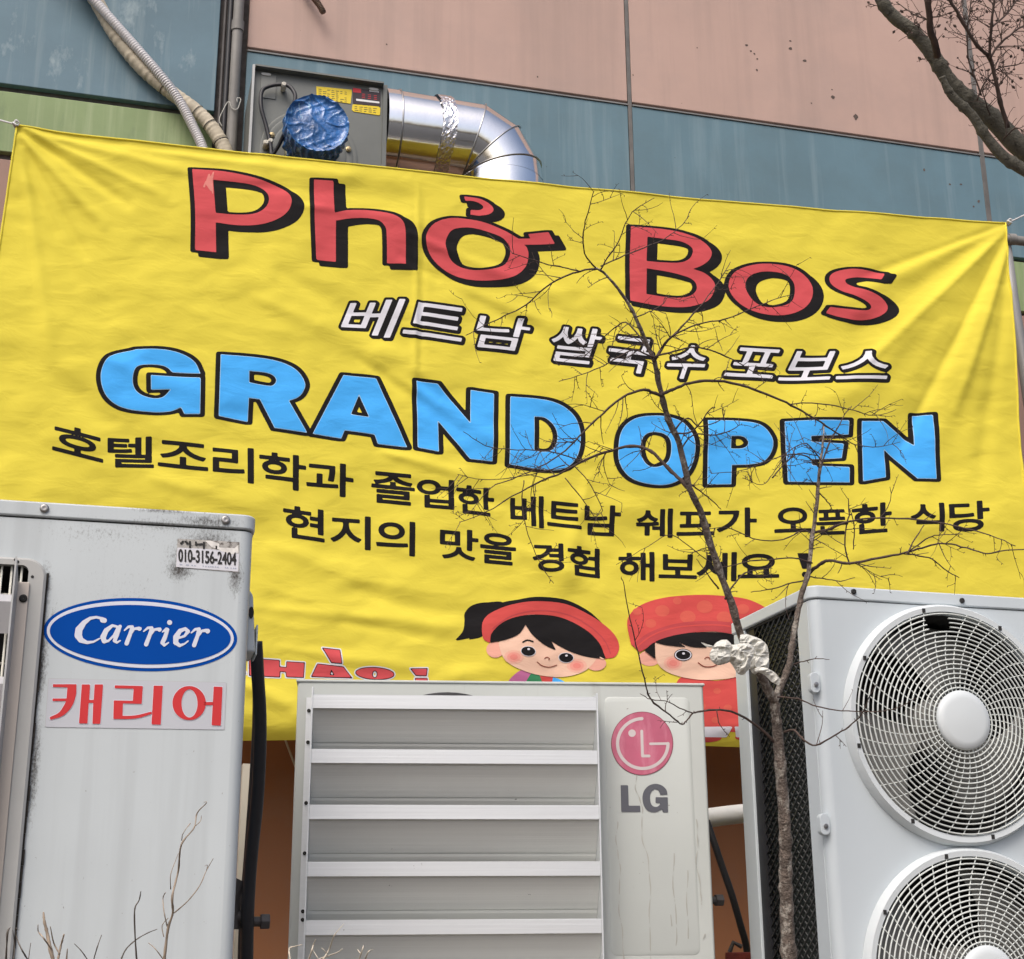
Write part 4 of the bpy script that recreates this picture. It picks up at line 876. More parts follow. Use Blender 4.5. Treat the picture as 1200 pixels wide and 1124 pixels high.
M_film = mat('clear_sticker_film', (0.49, 0.51, 0.555), 0.3, var=0.03); M_cred = mat('sticker_red', (0.55, 0.018, 0.022), 0.6, var=0.08)
pr = Print(s1); pr.shape(T(ZC, '82,505 1082,528 1070,793 62,778'), M_fr1, .8, grow=.35, step=2); pr.shape(T(ZC, '82,505 1082,528 1070,793 62,778'), M_film, 1.5, step=2)
KR = [T(ZC, '105,537 238,537 ~235,600 ~210,665 ~160,715 90,738 88,722 ~140,695 ~168,655 180,632 103,632 103,617 182,617 187,555 105,553'), T(ZC, '268,538 315,538 310,625 335,625 340,538 388,538 372,760 328,760 332,642 307,642 300,758 252,758'),
      T(ZC, '453,543 612,547 605,648 500,645 497,715 ~570,712 662,690 660,705 ~570,730 445,733 448,628 555,630 560,562 453,560'), T(ZC, '672,545 724,545 712,765 660,763'),
      [ell(872, 643, 94, 96, *ZC), ell(874, 645, 45, 79, *ZC)], T(ZC, '955,637 1008,637 1008,655 955,655'), T(ZC, '1010,550 1060,552 1050,770 998,768')]
for cs in KR: pr.shape(cs, M_cwht, 2.2, grow=.7, step=1.1)
for cs in KR: pr.shape(cs, M_cred, 3.2, step=1.0)
pr.build('name_sticker', ac1, 'clear sticker with three red Korean characters')
ZT = (200, 620, 1200 / 90.)
M_stk = mat('grubby_sticker_paper', (0.62, 0.63, 0.68), 0.6, var=0.06, scale=20); M_torn = mat('torn_sticker', (0.40, 0.39, 0.37), 0.8, var=0.3, scale=60, second=(0.10, 0.09, 0.08), s2=(0.52, 0.62), s2scale=90)
pr = Print(s1); pr.shape(T(ZT, '108,150 1078,205 1066,682 82,600'), M_torn, 1, step=.8); pr.shape(T(ZT, '105,290 560,310 700,325 780,335 860,372 960,392 1070,380 1055,665 85,592'), M_stk, 2, step=.7)
pr.shape(T(ZT, '545,190 620,180 760,230 760,290 1000,300 1050,250 1062,370 960,398 880,375 800,345 740,320 640,285'), mat('torn_white_paper', (0.70, 0.69, 0.66), 0.8, var=0.2, scale=80), 2.4, step=.6)
import itertools
def fitstr(s, xl, xr, yt, yb, sl):
    cs = glyph(s); a = np.concatenate(cs); mn, mx_ = a.min(0), a.max(0)
    return [np.stack([xl + (c[:, 0] - mn[0]) / (mx_[0] - mn[0]) * (xr - xl), yt + (mx_[1] - c[:, 1]) / (mx_[1] - mn[1]) * (yb - yt) + sl * (c[:, 0] - mn[0]) / (mx_[0] - mn[0]) * (xr - xl)], 1) for c in cs]
cs = [c / ZT[2] + np.array(ZT[:2]) for c in fitstr('010-3156-2404', 124, 1022, 315, 505, .066)]
pr.shape(cs, M_hole, 3.2, grow=.45, step=.42)
clipy = lambda P: (620 + (172 + .055 * (P[:, 0] - 200) * ZT[2]) / ZT[2]) - P[:, 1]
for ch, xl, xr, yt, yb in (('사', 150, 345, 60, 285), ('다', 385, 560, 80, 300), ('리', 610, 720, 110, 300)):
    cl = clipy if ch != '리' else (lambda P: 639.6 - P[:, 1])
    pr.shape([c / ZT[2] + np.array(ZT[:2]) for c in fitstr(ch, xl, xr, yt, yb, .05)], M_hole, 3.2, grow=.5, step=.45, clip=cl)
for x_ in (140, 165, 240, 262, 325, 370, 500, 540, 585, 620, 650, 690, 730, 850, 880, 935, 975, 1005):
    y_ = 545 + .07 * (x_ - 120); pr.shape(T(ZT, f'{x_},{y_} {x_+18},{y_+1} {x_+18},{y_+22} {x_+9},{y_+8} {x_},{y_+20}'), mat('faded_print', (0.25, 0.30, 0.42), 0.6), 3.2, step=.5)
pr.build('phone_sticker', ac1, 'torn white sticker printed with a phone number')
sx_, sz_ = carf.pix(243, 655); fx_, fz_ = carf.pix(52, 790)
def cp(a, b): return carf.pix(a, b)
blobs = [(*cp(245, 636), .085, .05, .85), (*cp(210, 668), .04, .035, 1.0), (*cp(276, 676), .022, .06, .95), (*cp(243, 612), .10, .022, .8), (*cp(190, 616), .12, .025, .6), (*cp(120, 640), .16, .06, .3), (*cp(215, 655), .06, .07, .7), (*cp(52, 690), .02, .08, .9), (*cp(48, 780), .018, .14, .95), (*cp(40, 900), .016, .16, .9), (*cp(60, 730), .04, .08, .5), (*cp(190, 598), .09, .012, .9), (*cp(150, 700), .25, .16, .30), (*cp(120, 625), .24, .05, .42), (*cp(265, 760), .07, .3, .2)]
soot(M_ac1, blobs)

# ------------------------------------------------------------------ middle unit with the louvre guide
M_lg = mat('off_white_enamel', (0.515, 0.55, 0.53), 0.5, var=0.04, scale=2.5, streak=((0.33, 0.33, 0.30), 13, 0.60, 0.72, 0.6), speck=((0.18, 0.16, 0.13), 70, 0.72, 0.76), bump=0.01, bscale=4)
ac2 = thing('air_conditioner', 'off-white outdoor unit in the middle with aluminium louvre guide and pink round emblem', 'air conditioner', lgf, group='outdoor units below the banner')
LW = lgf.pix(824, 803)[0]; top2 = lgf.pix(580, 800.5)[1]; bot2 = Z0 + .12
def holed_front(q, x0, x1, z0, z1, cx, cz, r, y=0.0, n=64, depth=.12, mi=0):
    an = sorted(set([2 * math.pi * k / n for k in range(n)] + [math.atan2(zz - cz, xx - cx) % (2 * math.pi) for xx in (x0, x1) for zz in (z0, z1)]))
    inn = [(cx + r * math.cos(a), cz + r * math.sin(a)) for a in an]; out = []
    for a in an:
        c_, s_ = math.cos(a), math.sin(a); ts = []
        if abs(c_) > 1e-9: ts.append(((x1 if c_ > 0 else x0) - cx) / c_)
        if abs(s_) > 1e-9: ts.append(((z1 if s_ > 0 else z0) - cz) / s_)
        t_ = min(v for v in ts if v > 0); out.append((cx + t_ * c_, cz + t_ * s_))
    m = len(an); vs_ = [(x, y, z) for x, z in inn] + [(x, y, z) for x, z in out]
    q.add(vs_, [(k, (k + 1) % m, m + (k + 1) % m, m + k) for k in range(m)], mi)
    return q
def recess(q, cx, cz, r, depth, mi=0, n=64): q.lathe_y(cx, cz, [(r, 0.0), (r, depth), (.001, depth)], n, mi)
fcx, fcz = lgf.pix(524, 936); frr = fcz - lgf.pix(524, 813.2)[1]; frr = abs(frr)
def casing(q, x0, x1, dep, zb, zt, rfl, rfr, cells, rear=True):
    ol = rounded(x0, x1, 0.0, dep, rfr, rfl); m_ = len(ol)
    vs_ = [(x, y, zb) for x, y in ol] + [(x, y, zt) for x, y in ol]
    q.add(vs_, [(i, (i + 1) % m_, m_ + (i + 1) % m_, m_ + i) for i in range(m_ - 1)] + [tuple(range(m_))[::-1], tuple(range(m_, 2 * m_))])
    return ol[0][0], ol[-1][0]
q = MB(); X0, X1 = casing(q, 0, LW, .33, bot2, top2, .006, .006, None)
xm = lgf.pix(704, 880)[0]
holed_front(q, X0, xm, bot2, top2, fcx, fcz, frr)
q.add([(xm, 0, bot2), (X1, 0, bot2), (X1, 0, top2), (xm, 0, top2)], [(0, 1, 2, 3)])
o = q.build('casing', M_lg, ac2); bm = bmesh.new(); bm.from_mesh(o.data); bmesh.ops.remove_doubles(bm, verts=bm.verts, dist=1e-5); bm.to_mesh(o.data); bm.free()
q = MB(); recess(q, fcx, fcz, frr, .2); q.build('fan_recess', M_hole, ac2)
q = MB(); q.lathe_y(fcx, fcz, [(frr + .003, -.001), (frr + .003, -.004), (frr - .003, -.005), (frr - .004, .01)], 72)
q.build('fan_ring', M_blk, ac2, smooth=True)
q = MB()
for k in range(1, 12): q.lathe_y(fcx, fcz, [(frr * k / 12 + .002, -.004), (frr * k / 12, -.006), (frr * k / 12 - .002, -.004), (frr * k / 12, -.002), (frr * k / 12 + .002, -.004)], 48)
q.build('fan_grille', M_blk, ac2, kind='stuff')
q = MB(); q.box(-.003, LW + .003, -.003, .335, top2 - .002, top2 + .004); q.build('top_lid', M_lg, ac2, bevel=.002)
# pressed panel outline on the right part: thin raised moulding
px0 = lgf.pix(706, 820)[0]; px1 = lgf.pix(808, 820)[0]; pz1 = lgf.pix(760, 817)[1]; pz0 = lgf.pix(760, 1120)[1]
q = MB(); a = rrect(px0 + .004, px1, pz0, pz1, .014); b = rrect(px0 + .008, px1 - .004, pz0 + .004, pz1 - .004, .011); n_ = len(a)
vs_ = [(x, 0.0, z) for x, z in a] + [(x, -.0016, z) for x, z in b]; q.add(vs_, [(k, (k + 1) % n_, n_ + (k + 1) % n_, n_ + k) for k in range(n_)] + [tuple(range(n_, 2 * n_))]); q.build('pressed_panel', M_lg, ac2, smooth=True)
for xx in (.06, LW - .1):
    q = MB(); q.box(xx - .03, xx + .03, -.01, .34, Z0 + .002, bot2 - .001); q.build('foot', M_conc, ac2, bevel=.003)
# louvre air guide
GY = -.075
M_lou = mat('brushed_aluminium', (0.78, 0.81, 0.83), 0.38, 0.55, var=0.03, scale=3, stretch=(0.2, 1, 30), bump=0.05, bscale=8, speck=((0.2, 0.18, 0.16), 60, 0.735, 0.77))
M_loud = mat('louvre_blade_aluminium', (0.70, 0.715, 0.69), 0.5, 0.05, var=0.05, scale=3, stretch=(0.2, 6, 30), bump=0.06, bscale=8, speck=((0.1, 0.1, 0.1), 60, 0.74, 0.77))
gx0 = lgf.pix(365, 880, GY)[0]; gx1 = lgf.pix(700, 880, GY)[0]; gx1b = lgf.pix(703, 880, GY)[0]
tops = [813.5 + 1.6, 878.0, 942.2, 1008.9, 1077.4]; bots = [831.0, 894.2, 959.8, 1027.3, 1096.5]
zt = [lgf.pix(530, v, GY)[1] for v in tops]; zb_ = [lgf.pix(530, v, GY)[1] for v in bots]
pitch_ = (zt[0] - zt[4]) / 4; lip = zt[0] - zb_[0]
nsl = int((zt[0] - bot2 - .02) / pitch_) + 1
for k in range(nsl):
    a = zt[0] - pitch_ * k; b = a - lip
    q = MB(); q.box(gx0, gx1, GY, GY + .0025, b, a)
    q.add([(gx0, GY + .0025, a), (gx1, GY + .0025, a), (gx1, GY + .012, a - .001), (gx0, GY + .012, a - .001)], [(0, 1, 2, 3)])
    s = q.build('louvre_lip', M_lou, ac2)
    # blade: ridged sheet sloping back and down from the lip
    y1 = -.012; zb1 = a - pitch_ - .004; prof = []
    for u in np.linspace(0, 1, 25):
        yy = GY + .004 + (y1 - GY - .004) * u; zz = b + .002 + (zb1 - b) * u
        rd = .0018 if (abs(u - .80) < .03 or abs(u - .1) < .02) else 0
        prof.append((yy, zz + rd))
    q = MB(); vs_ = [(gx0, y_, z_) for y_, z_ in prof] + [(gx1, y_, z_) for y_, z_ in prof]; n_ = len(prof)
    vs_ += [(gx0, y_, z_ + .0015) for y_, z_ in prof] + [(gx1, y_, z_ + .0015) for y_, z_ in prof]
    q.add(vs_, [(i, i + 1, n_ + i + 1, n_ + i) for i in range(n_ - 1)] + [(2 * n_ + i, 3 * n_ + i, 3 * n_ + i + 1, 2 * n_ + i + 1) for i in range(n_ - 1)]); q.build('louvre_blade', M_loud, ac2)
zG1 = zt[0] + .004; zG0 = bot2 + .005
fxl = lgf.pix(357, 880, -.004)[0]
q = MB(); q.box(gx0 - .0035, gx0 - .0005, GY - .001, -.004, zG0, zG1 + .012); q.build('guide_side', M_lou, ac2)
q = MB(); q.box(fxl, gx0 - .004, -.006, -.0035, zG0, zG1); q.build('guide_flange', M_lou, ac2)
q = MB(); q.box(gx1 + .0005, gx1 + .0035, GY - .001, -.004, zG0, zG1 + .004); q.build('guide_side', M_lou, ac2)
for v in (833, 870, 1000, 1068, 1078, 941): screw(lgf, ac2, 362 - (v - 833) * .03, v, -.006, .004, M_hole)
s2 = surf_plane(lgf, -.0021, .0005); ZL = (700, 820, 1200 / 180.)
M_lgp = mat('faded_pink_emblem', (0.49, 0.115, 0.19), 0.5, var=0.12, scale=10, second=(0.60, 0.22, 0.30), s2=(0.5, 0.7), s2scale=25, s2stretch=(1, 1, .25)); M_lgw = mat('emblem_offwhite', (0.60, 0.54, 0.54), 0.5); M_lgt = mat('grey_letter_ink', (0.10, 0.105, 0.125), 0.5, var=0.1)
pr = Print(s2); pr.shape([ell(350, 342, 243, 249, *ZL)], mat('emblem_edge', (0.24, 0.05, 0.08), 0.5), 1, step=1.5); pr.shape([ell(350, 342, 238, 244, *ZL)], M_lgp, 1.8, step=1.5)
aa = np.linspace(R(-92), R(-360), 40)
k6 = ZL[2]; P6 = lambda x, y, r_: (x / k6 + ZL[0], y / k6 + ZL[1], r_ / k6)
arc = [P6(355 + 197 * math.cos(a), 343 + 195 * math.sin(a), 12.5) for a in aa]
pr.strokes([arc, [P6(552, 343, 10), P6(415, 345, 10)], [P6(347, 246, 11), P6(353, 440, 11)], [P6(353, 440, 11), P6(404, 440, 11)], [P6(271, 262, 29), P6(271.5, 262, 29)]], M_lgw, 2.6, .7)
pr.build('round_emblem', ac2, 'faded pink round emblem with a face drawn from letters')
pr = Print(s2); pr.shape(T(ZL, '182,668 240,668 245,828 335,828 337,877 187,878'), M_lgt, 1, step=1); pr.shape(T(ZL, '548,742 492,745 ~478,712 ~450,700 ~420,725 ~412,775 ~425,822 ~455,838 ~485,825 492,808 455,808 455,762 550,762 553,880 512,880 505,857 ~450,880 ~390,865 ~358,810 ~355,740 ~385,685 ~440,658 ~500,668 ~540,705'), M_lgt, 1, step=.9)
pr.build('grey_lettering', ac2)
M_drip = mat('dried_drip', (0.40, 0.40, 0.37), 0.6)
pr = Print(s2)
for line in (((724, 963), (722, 985), (725, 1005), (727, 1025), (725, 1060), (729, 1090), (731, 1124)), ((746, 908), (745, 925), (751, 940), (753, 955), (752, 980), (759, 1005), (762, 1040), (761, 1080), (763, 1124)), ((816, 960), (818, 985), (816, 1010), (821, 1040), (822, 1060)), ((790, 1000), (789, 1040), (793, 1080), (792, 1110)), ((806, 1020), (805, 1060), (807, 1100)), ((786, 1072), (787, 1085)), ((824, 1100), (826, 1095))):
    P = catmull([np.array(p, float) for p in line], 6); pr.strokes([[(p[0] + .5 * math.sin(i * .9), p[1], .45 + .25 * math.sin(i * 1.3)) for i, p in enumerate(P)]], M_drip, .6, .7)
pr.build('drip_stain', ac2)

# ------------------------------------------------------------------ right unit with two fans
M_r = mat('clean_white_enamel', (0.54, 0.60, 0.635), 0.38, var=0.03, scale=1.5, streak=((0.47, 0.525, 0.55), 5, 0.5, 0.8, 0.5), speck=((0.25, 0.25, 0.25), 60, 0.745, 0.78), bump=0.012, bscale=3)
ac3 = thing('air_conditioner', 'tall white outdoor unit at the right with two round fan grilles and mesh side', 'air conditioner', rtf, group='outdoor units below the banner')
top3 = rtf.pix(950, 685.5)[1]; lid3 = .028
cy_, cz_b = rtf.pixx(861, 730, 0.0)
D3 = cy_ + .01
GP = -.02
# ring outer edge: centre from top/bottom and left extreme
c1x, c1z = rtf.pix(1125, 846, GP); c2x, c2z = rtf.pix(1148, 1146, GP)
RO = (rtf.pix(1125, 706, GP)[1] - rtf.pix(1133, 988, GP)[1]) / 2
bot3 = min(Z0 + .06, c2z - RO - .08); W3 = max(c1x + RO + .09, .93)
print('unit3', top3, D3, RO, c1x, c1z, c2x, c2z, bot3, W3, 'lg', LW, top2, 'car', top1, cw_l, 'wall seams', sL, sA, sB, z1, z2, z3, zl2, zl3)
cc1 = c1x; cx3 = (c1x + c2x) / 2
q = MB(); RI = RO - .001
X0, X1 = casing(q, 0, W3, .02, bot3, top3 - lid3 - .002, .02, .012, None)
zmid = (c1z + c2z) / 2
ztop = top3 - lid3 - .002
holed_front(q, X0, X1, zmid, ztop, cx3, c1z, RI - .02); holed_front(q, X0, X1, bot3, zmid, cx3, c2z, RI - .02)
o = q.build('front_casing', M_r, ac3, smooth=True)
bm = bmesh.new(); bm.from_mesh(o.data)
dl = [f for f in bm.faces if all(abs(v.co.y - .02) < 1e-4 for v in f.verts)]
bmesh.ops.delete(bm, geom=dl, context='FACES_ONLY'); bmesh.ops.remove_doubles(bm, verts=bm.verts, dist=1e-5); bm.to_mesh(o.data); bm.free()
q = MB(); q.box(.012, W3 - .002, D3 - .003, D3, bot3, ztop); q.box(W3 - .004, W3 - .001, .021, D3 - .004, bot3, ztop); q.box(.01, W3 - .004, .021, D3 - .004, bot3, bot3 + .004); q.build('rear_casing', M_r, ac3)
q = MB(); q.prism(rounded(-.004, W3 + .004, -.004, D3 + .004, .02, .024), top3 - lid3, top3); q.build('lid', M_r, ac3, bevel=.004, segs=3)
q = MB(); q.prism(rounded(.003, W3 - .003, .003, D3 - .003, .015, .018), top3 - lid3 - .006, top3 - lid3 + .001); q.build('lid_gap', M_hole, ac3)
screw(rtf, ac3, 1000, 693.5, -.004, .006, M_hole); screw(rtf, ac3, 1127, 704, -.004, .006, M_hole)
q = MB()
for xx in (.12, W3 - .12): q.box(xx - .03, xx + .03, -.01, D3 + .01, Z0 - .05, bot3 - .001)
o = q.build('foot', M_conc, ac3, bevel=.003)
# side: posts, mesh, coil
def ys(px, py): return rtf.pixx(px, py, 0.0)
yr0 = D3; yr1 = ys(874, 760)[0]; yd = ys(885, 800)[0]; yf = ys(936, 760)[0]
print('side y', yr1, yd, yf)
q = MB(); q.box(-.002, .012, yr1, D3 - .004, bot3, ztop); q.build('rear_post', M_r, ac3, bevel=.002)
q = MB(); q.box(-.001, .010, .021, yf, bot3, ztop); q.build('front_post', M_r, ac3, bevel=.002)
q = MB(); q.box(.004, .012, yd, yr1 - .001, bot3, ztop); q.build('rubber_seal', M_blk, ac3)
M_coil = mat('dark_coil_fins', (0.07, 0.085, 0.08), 0.6, 0.3, var=0.4, scale=60, stretch=(1, 8, .3))
q = MB(); q.box(.022, .026, yf - .002, yd + .002, bot3, ztop); q.build('coil', M_coil, ac3)
q = MB(); ph_ = bot3 + .01
while ph_ < ztop - .004: q.box(.018, .0215, yf, yd, ph_, ph_ + .0015); ph_ += .0085
q.build('coil_fins', mat('fin_edge', (0.10, 0.115, 0.11), 0.4, 0.6), ac3, kind='stuff')
M_mesh = mat('black_wire_mesh', (0.022, 0.024, 0.024), 0.4, var=0.2)
q = MB(); sp_ = .028; hgt = ztop - bot3; wid = yd - yf; tall = .78
for sgn in (1, -1):
    k = -int(wid * tall / sp_ / tall) - 2
    c = bot3 - wid * tall
    while c < ztop + wid * tall:
        # line z = c + sgn*tall*(y-yf)
        pts = []
        for y_ in np.linspace(yf, yd, 2):
            pts.append((y_, c + sgn * tall * (y_ - yf)))
        (ya, za), (yb2, zb2) = pts
        # clip to z range
        def clip(y0, z0_, y1, z1_):
            for lim, s_ in ((bot3, 1), (ztop, -1)):
                a0 = (z0_ - lim) * s_; a1 = (z1_ - lim) * s_
                if a0 < 0 and a1 < 0: return None
                if a0 < 0: t_ = a0 / (a0 - a1); y0, z0_ = y0 + (y1 - y0) * t_, lim
                elif a1 < 0: t_ = a0 / (a0 - a1); y1, z1_ = y0 + (y1 - y0) * t_, lim
            return y0, z0_, y1, z1_
        r_ = clip(ya, za, yb2, zb2)
        if r_ and abs(r_[2] - r_[0]) > .004: q.tube([(.006 + (.0022 if sgn > 0 else 0), r_[0], r_[1]), (.006 + (.0022 if sgn > 0 else 0), r_[2], r_[3])], .0021, 5)
        c += sp_ * tall
q.build('wire_mesh', M_mesh, ac3, smooth='all', kind='stuff')
# handle tabs on the front left edge
for a, b in ((944, 800), (956, 966)):
    x, z = rtf.pix(a + 6, b, 0.0)
    q = MB(); q.prism_y(rrect(-.017, .004, z - .021, z + .021, .0095), -.0035, .012); q.build('edge_tab', M_r, ac3, bevel=.0015)
    q = MB(); q.lathe_y(-.006, z - .004, [(.004, -.004), (.005, -.007), (.0005, -.0075)], 10); q.build('screw', M_steel, ac3)
# grilles
M_grl = mat('grille_plastic', (0.62, 0.66, 0.64), 0.45, var=0.04, scale=6)
M_ring = mat('ring_white_plastic', (0.62, 0.67, 0.69), 0.35, var=0.03, scale=4)
M_fan = mat('grey_fan_plastic', (0.24, 0.24, 0.225), 0.5, var=0.15, scale=6)
def grille(cx, cz, seed, broken):
    rs = random.Random(seed)
    q = MB(); q.lathe_y(cx, cz, [(RO + .002, -.0005), (RO, -.010), (RO - .003, -.016), (RO - .006, GP - .001), (RO - .017, GP), (RO - .019, GP + .004), (RO - .019, .0)], 96); q.build('grille_ring', M_ring, ac3, smooth=True)
    r0, r1 = .062, RO - .018; nr_ = 17; ns_ = 42
    def yat(r): return GP - .022 * (1 - (r / r1) ** 2) - .001
    hole = (R(92), R(103), r1 * .82, r1 * .97)     # missing cells in the upper grille
    q = MB()
    for k in range(nr_):
        r = r0 + (r1 - r0) * (k + .6) / nr_; n = 96; y = yat(r)
        segs = []; cur = []
        for i in range(n + 1):
            a = 2 * math.pi * i / n
            if broken and hole[2] < r < hole[3] and hole[0] < a < hole[1]:
                if len(cur) > 1: segs.append(cur)
                cur = []; continue
            cur.append((cx + r * math.cos(a), y, cz + r * math.sin(a)))
        if len(cur) > 1: segs.append(cur)
        for s_ in segs: q.tube(s_, .0018, 5, caps=False)
    q.build('grille_rings', M_grl, ac3, smooth='all', kind='stuff')
    q = MB()
    for k in range(ns_):
        P = []
        for i in range(13):
            u = i / 12; r = r0 + (r1 - r0) * u + (.002 if i == 12 else 0); a = 2 * math.pi * (k + .35) / ns_ - .34 * u ** 1.3
            if broken and hole[2] + .002 < r < hole[3] - .002 and hole[0] - .03 < a % (2 * math.pi) < hole[1] + .03: break
            P.append((cx + r * math.cos(a), yat(r) + .002, cz + r * math.sin(a)))
        if len(P) > 2: q.tube(P, .0013, 5, caps=False)
    q.build('grille_spokes', M_grl, ac3, smooth='all', kind='stuff')
    q = MB(); q.lathe_y(cx, cz, [(.061, GP - .018), (.062, GP - .024), (.058, GP - .029), (.045, GP - .0315), (.00001, GP - .032)], 56); q.build('grille_hub', M_ring, ac3, smooth='all')
    for k in range(8):
        a = 2 * math.pi * (k + .3) / 8; x, z = cx + (RO - .0115) * math.cos(a), cz + (RO - .0115) * math.sin(a)
        q = MB(); q.box(x - .0035, x + .0035, GP - .0022, GP - .0004, z - .0045, z + .0045); q.build('fixing_slot', M_hole, ac3)
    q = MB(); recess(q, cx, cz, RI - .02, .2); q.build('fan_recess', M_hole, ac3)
    q = MB(); q.lathe_y(cx, cz, [(.055, .13), (.06, .06), (.045, .045), (.001, .045)], 32); q.build('fan_hub', M_fan, ac3, smooth=True)
    for k in range(3):
        vs_ = []
        for i in range(13):
            for j in range(9):
                rr = .05 + (r1 * .93 - .05) * j / 8; w = R(44) + R(38) * (j / 8) ; a = rs.random() * 0 + 2 * math.pi * k / 3 + seed * 1.3 + w * (i / 12 - .5) + .35 * (j / 8) ** 2
                vs_.append((cx + rr * math.cos(a), .075 - .05 * (i / 12 - .5) * (1 - .3 * j / 8) - .01 * math.sin(math.pi * i / 12), cz + rr * math.sin(a)))
        q = MB(); q.add(vs_, [(i * 9 + j, i * 9 + j + 1, (i + 1) * 9 + j + 1, (i + 1) * 9 + j) for i in range(12) for j in range(8)])
        o = q.build('fan_blade', M_fan, ac3, smooth='all'); sm = o.modifiers.new('thick', 'SOLIDIFY'); sm.thickness = .003
grille(cx3, c1z, 1, True); grille(cx3, c2z, 2, False)

# ------------------------------------------------------------------ things between the units
def place_px(name, label, cat, P, r, m, n=12, k=6, parts='tube'):
    pts = catmull([np.append(pt(a, b, t), [])for a, b, t in P], k)
    base = pts[0]; t_ = thing(name, label, cat, loc=tuple(base))
    q = MB(); rr = r if np.isscalar(r) else list(np.interp(np.linspace(0, 1, len(pts)), np.linspace(0, 1, len(r)), r))
    q.tube([p - base for p in pts], rr, n); q.build(parts, m, t_, smooth='all'); return t_, base
def down(px, py, t, z): p = pt(px, py, t); return (p[0], p[1], z)
def hose(name, label, cat, P, r, m, zend=None):
    pts = catmull([pt(a, b, t) for a, b, t in P], 6)
    if zend is not None: pts.append(np.array([pts[-1][0], pts[-1][1], zend]))
    base = np.array([pts[-1][0], pts[-1][1], pts[-1][2]]); t_ = thing(name, label, cat, loc=tuple(base))
    q = MB(); q.tube([p - base for p in pts], r, 14); q.build('hose_tube', m, t_, smooth='all'); return t_, base
t_, b_ = hose('insulated_hose', 'thick black insulated hose hanging beside the left unit', 'hose', [(300, 752, 2.86), (302, 790, 2.86), (305, 850, 2.87), (302, 930, 2.87), (294, 1010, 2.87), (290, 1080, 2.86), (289, 1160, 2.86)], .0125, M_blk, Z0)
t2_, _ = hose('thin_black_hose', 'thinner black cable just behind the insulated hose', 'hose', [(299, 752, 2.95), (300, 830, 2.95), (297, 900, 2.95), (290, 1000, 2.94), (284, 1080, 2.93), (282, 1150, 2.93)], .007, M_dk, Z0)
def hexbolt(px, py, t, label, s=.016, name='hex_bolt', stem=-1):
    p = pt(px, py, t); t_ = thing(name, label, 'bolt', loc=tuple(p), yaw=carf.yaw)
    q = MB(); q.tube([(stem * .05, 0, 0), (0, 0, 0)], s * .6, 12); q.build('bolt_shank', M_dk, t_)
    q = MB(); q.tube([(0, 0, 0), (.018, 0, 0)], s, 6); q.build('bolt_head', M_dk, t_, bevel=.002)
hexbolt(305, 1080, 2.88, 'large dark valve nut sticking out beside the black hose')
q = MB(); p = pt(294, 1064, 2.88); t_ = thing('service_valve', 'dark brass service valve low beside the left unit', 'valve', loc=tuple(p), yaw=carf.yaw)
q.tube([(-.035, .0, -.04), (-.035, 0, .02), (-.02, 0, .05)], .015, 10); q.build('valve_body', M_dk, t_, smooth=True); q = MB(); q.tube([(-.05, 0, -.016), (-.002, 0, -.016)], .013, 10); q.build('valve_arm', M_dk, t_, smooth=True)
# pale post behind the left unit
p = pt(291, 895, 3.35); q = MB(); q.box(-.012, .012, 0, .03, Z0 - p[2], 0); o = q.build('pale_post', mat('cream_paint', (0.55, 0.52, 0.44), 0.6, var=0.1)); o.location = p; o.rotation_euler = (0, 0, WY); tag(o, 'narrow cream post standing just behind the left unit', 'post')
# thin cream cord on the brown wall
q = MB(); P = [wall.pix(a, b, -.02) for a, b in ((326, 830), (334, 866), (341, 885), (348, 903), (372, 960))]; q.tube([(x, -.02, z) for x, z in P], .0045, 6); o = q.build('cream_cord', mat('cream_cord_m', (0.50, 0.42, 0.28), 0.7), smooth='all'); o.location = wall.o; o.rotation_euler = (0, 0, WY); tag(o, 'thin cream cord slanting down the brown wall under the banner', 'cord')
# white pipe between middle and right unit
a_ = pt(800, 963, 3.7); b2 = pt(905, 950, 3.85)
t_ = thing('white_pipe', 'white taped pipe crossing between the middle and right units', 'pipe', loc=tuple(a_)); q = MB(); q.tube(catmull([np.zeros(3) - (b2 - a_) * .2, np.zeros(3), (b2 - a_) * .5 + [0, 0, .002], b2 - a_, (b2 - a_) * 1.5], 8), .024, 16)
q.build('pipe_run', mat('white_pipe_tape', (0.55, 0.56, 0.55), 0.5, var=0.08, scale=12, bump=0.2, bscale=30), t_, smooth='all')
hose('black_cable', 'black cable curving down beside the right unit below the white pipe', 'cable', [(828, 962, 3.62), (836, 985, 3.6), (846, 1015, 3.58), (858, 1050, 3.56), (868, 1085, 3.55), (875, 1112, 3.55), (877, 1150, 3.55)], .0085, M_blk, Z0)
hexbolt(838, 1055, 3.3, 'small black knob on the right side of the middle unit', .014)
p = pt(870, 1120, 3.5); t_ = thing('rusty_clip', 'small rusty red clip at the foot of the black cable', 'clip', loc=tuple(p)); q = MB(); q.box(-.04, .03, -.01, .01, -.01, .008); q.build('clip_plate', mat('rusty_red', (0.16, 0.02, 0.015), 0.7, var=0.4, scale=40), t_, bevel=.003); q = MB(); q.tube([(-.03, 0, .008), (-.02, 0, .03), (0, 0, .02)], .006, 6); q.build('clip_hook', M_dk, t_)

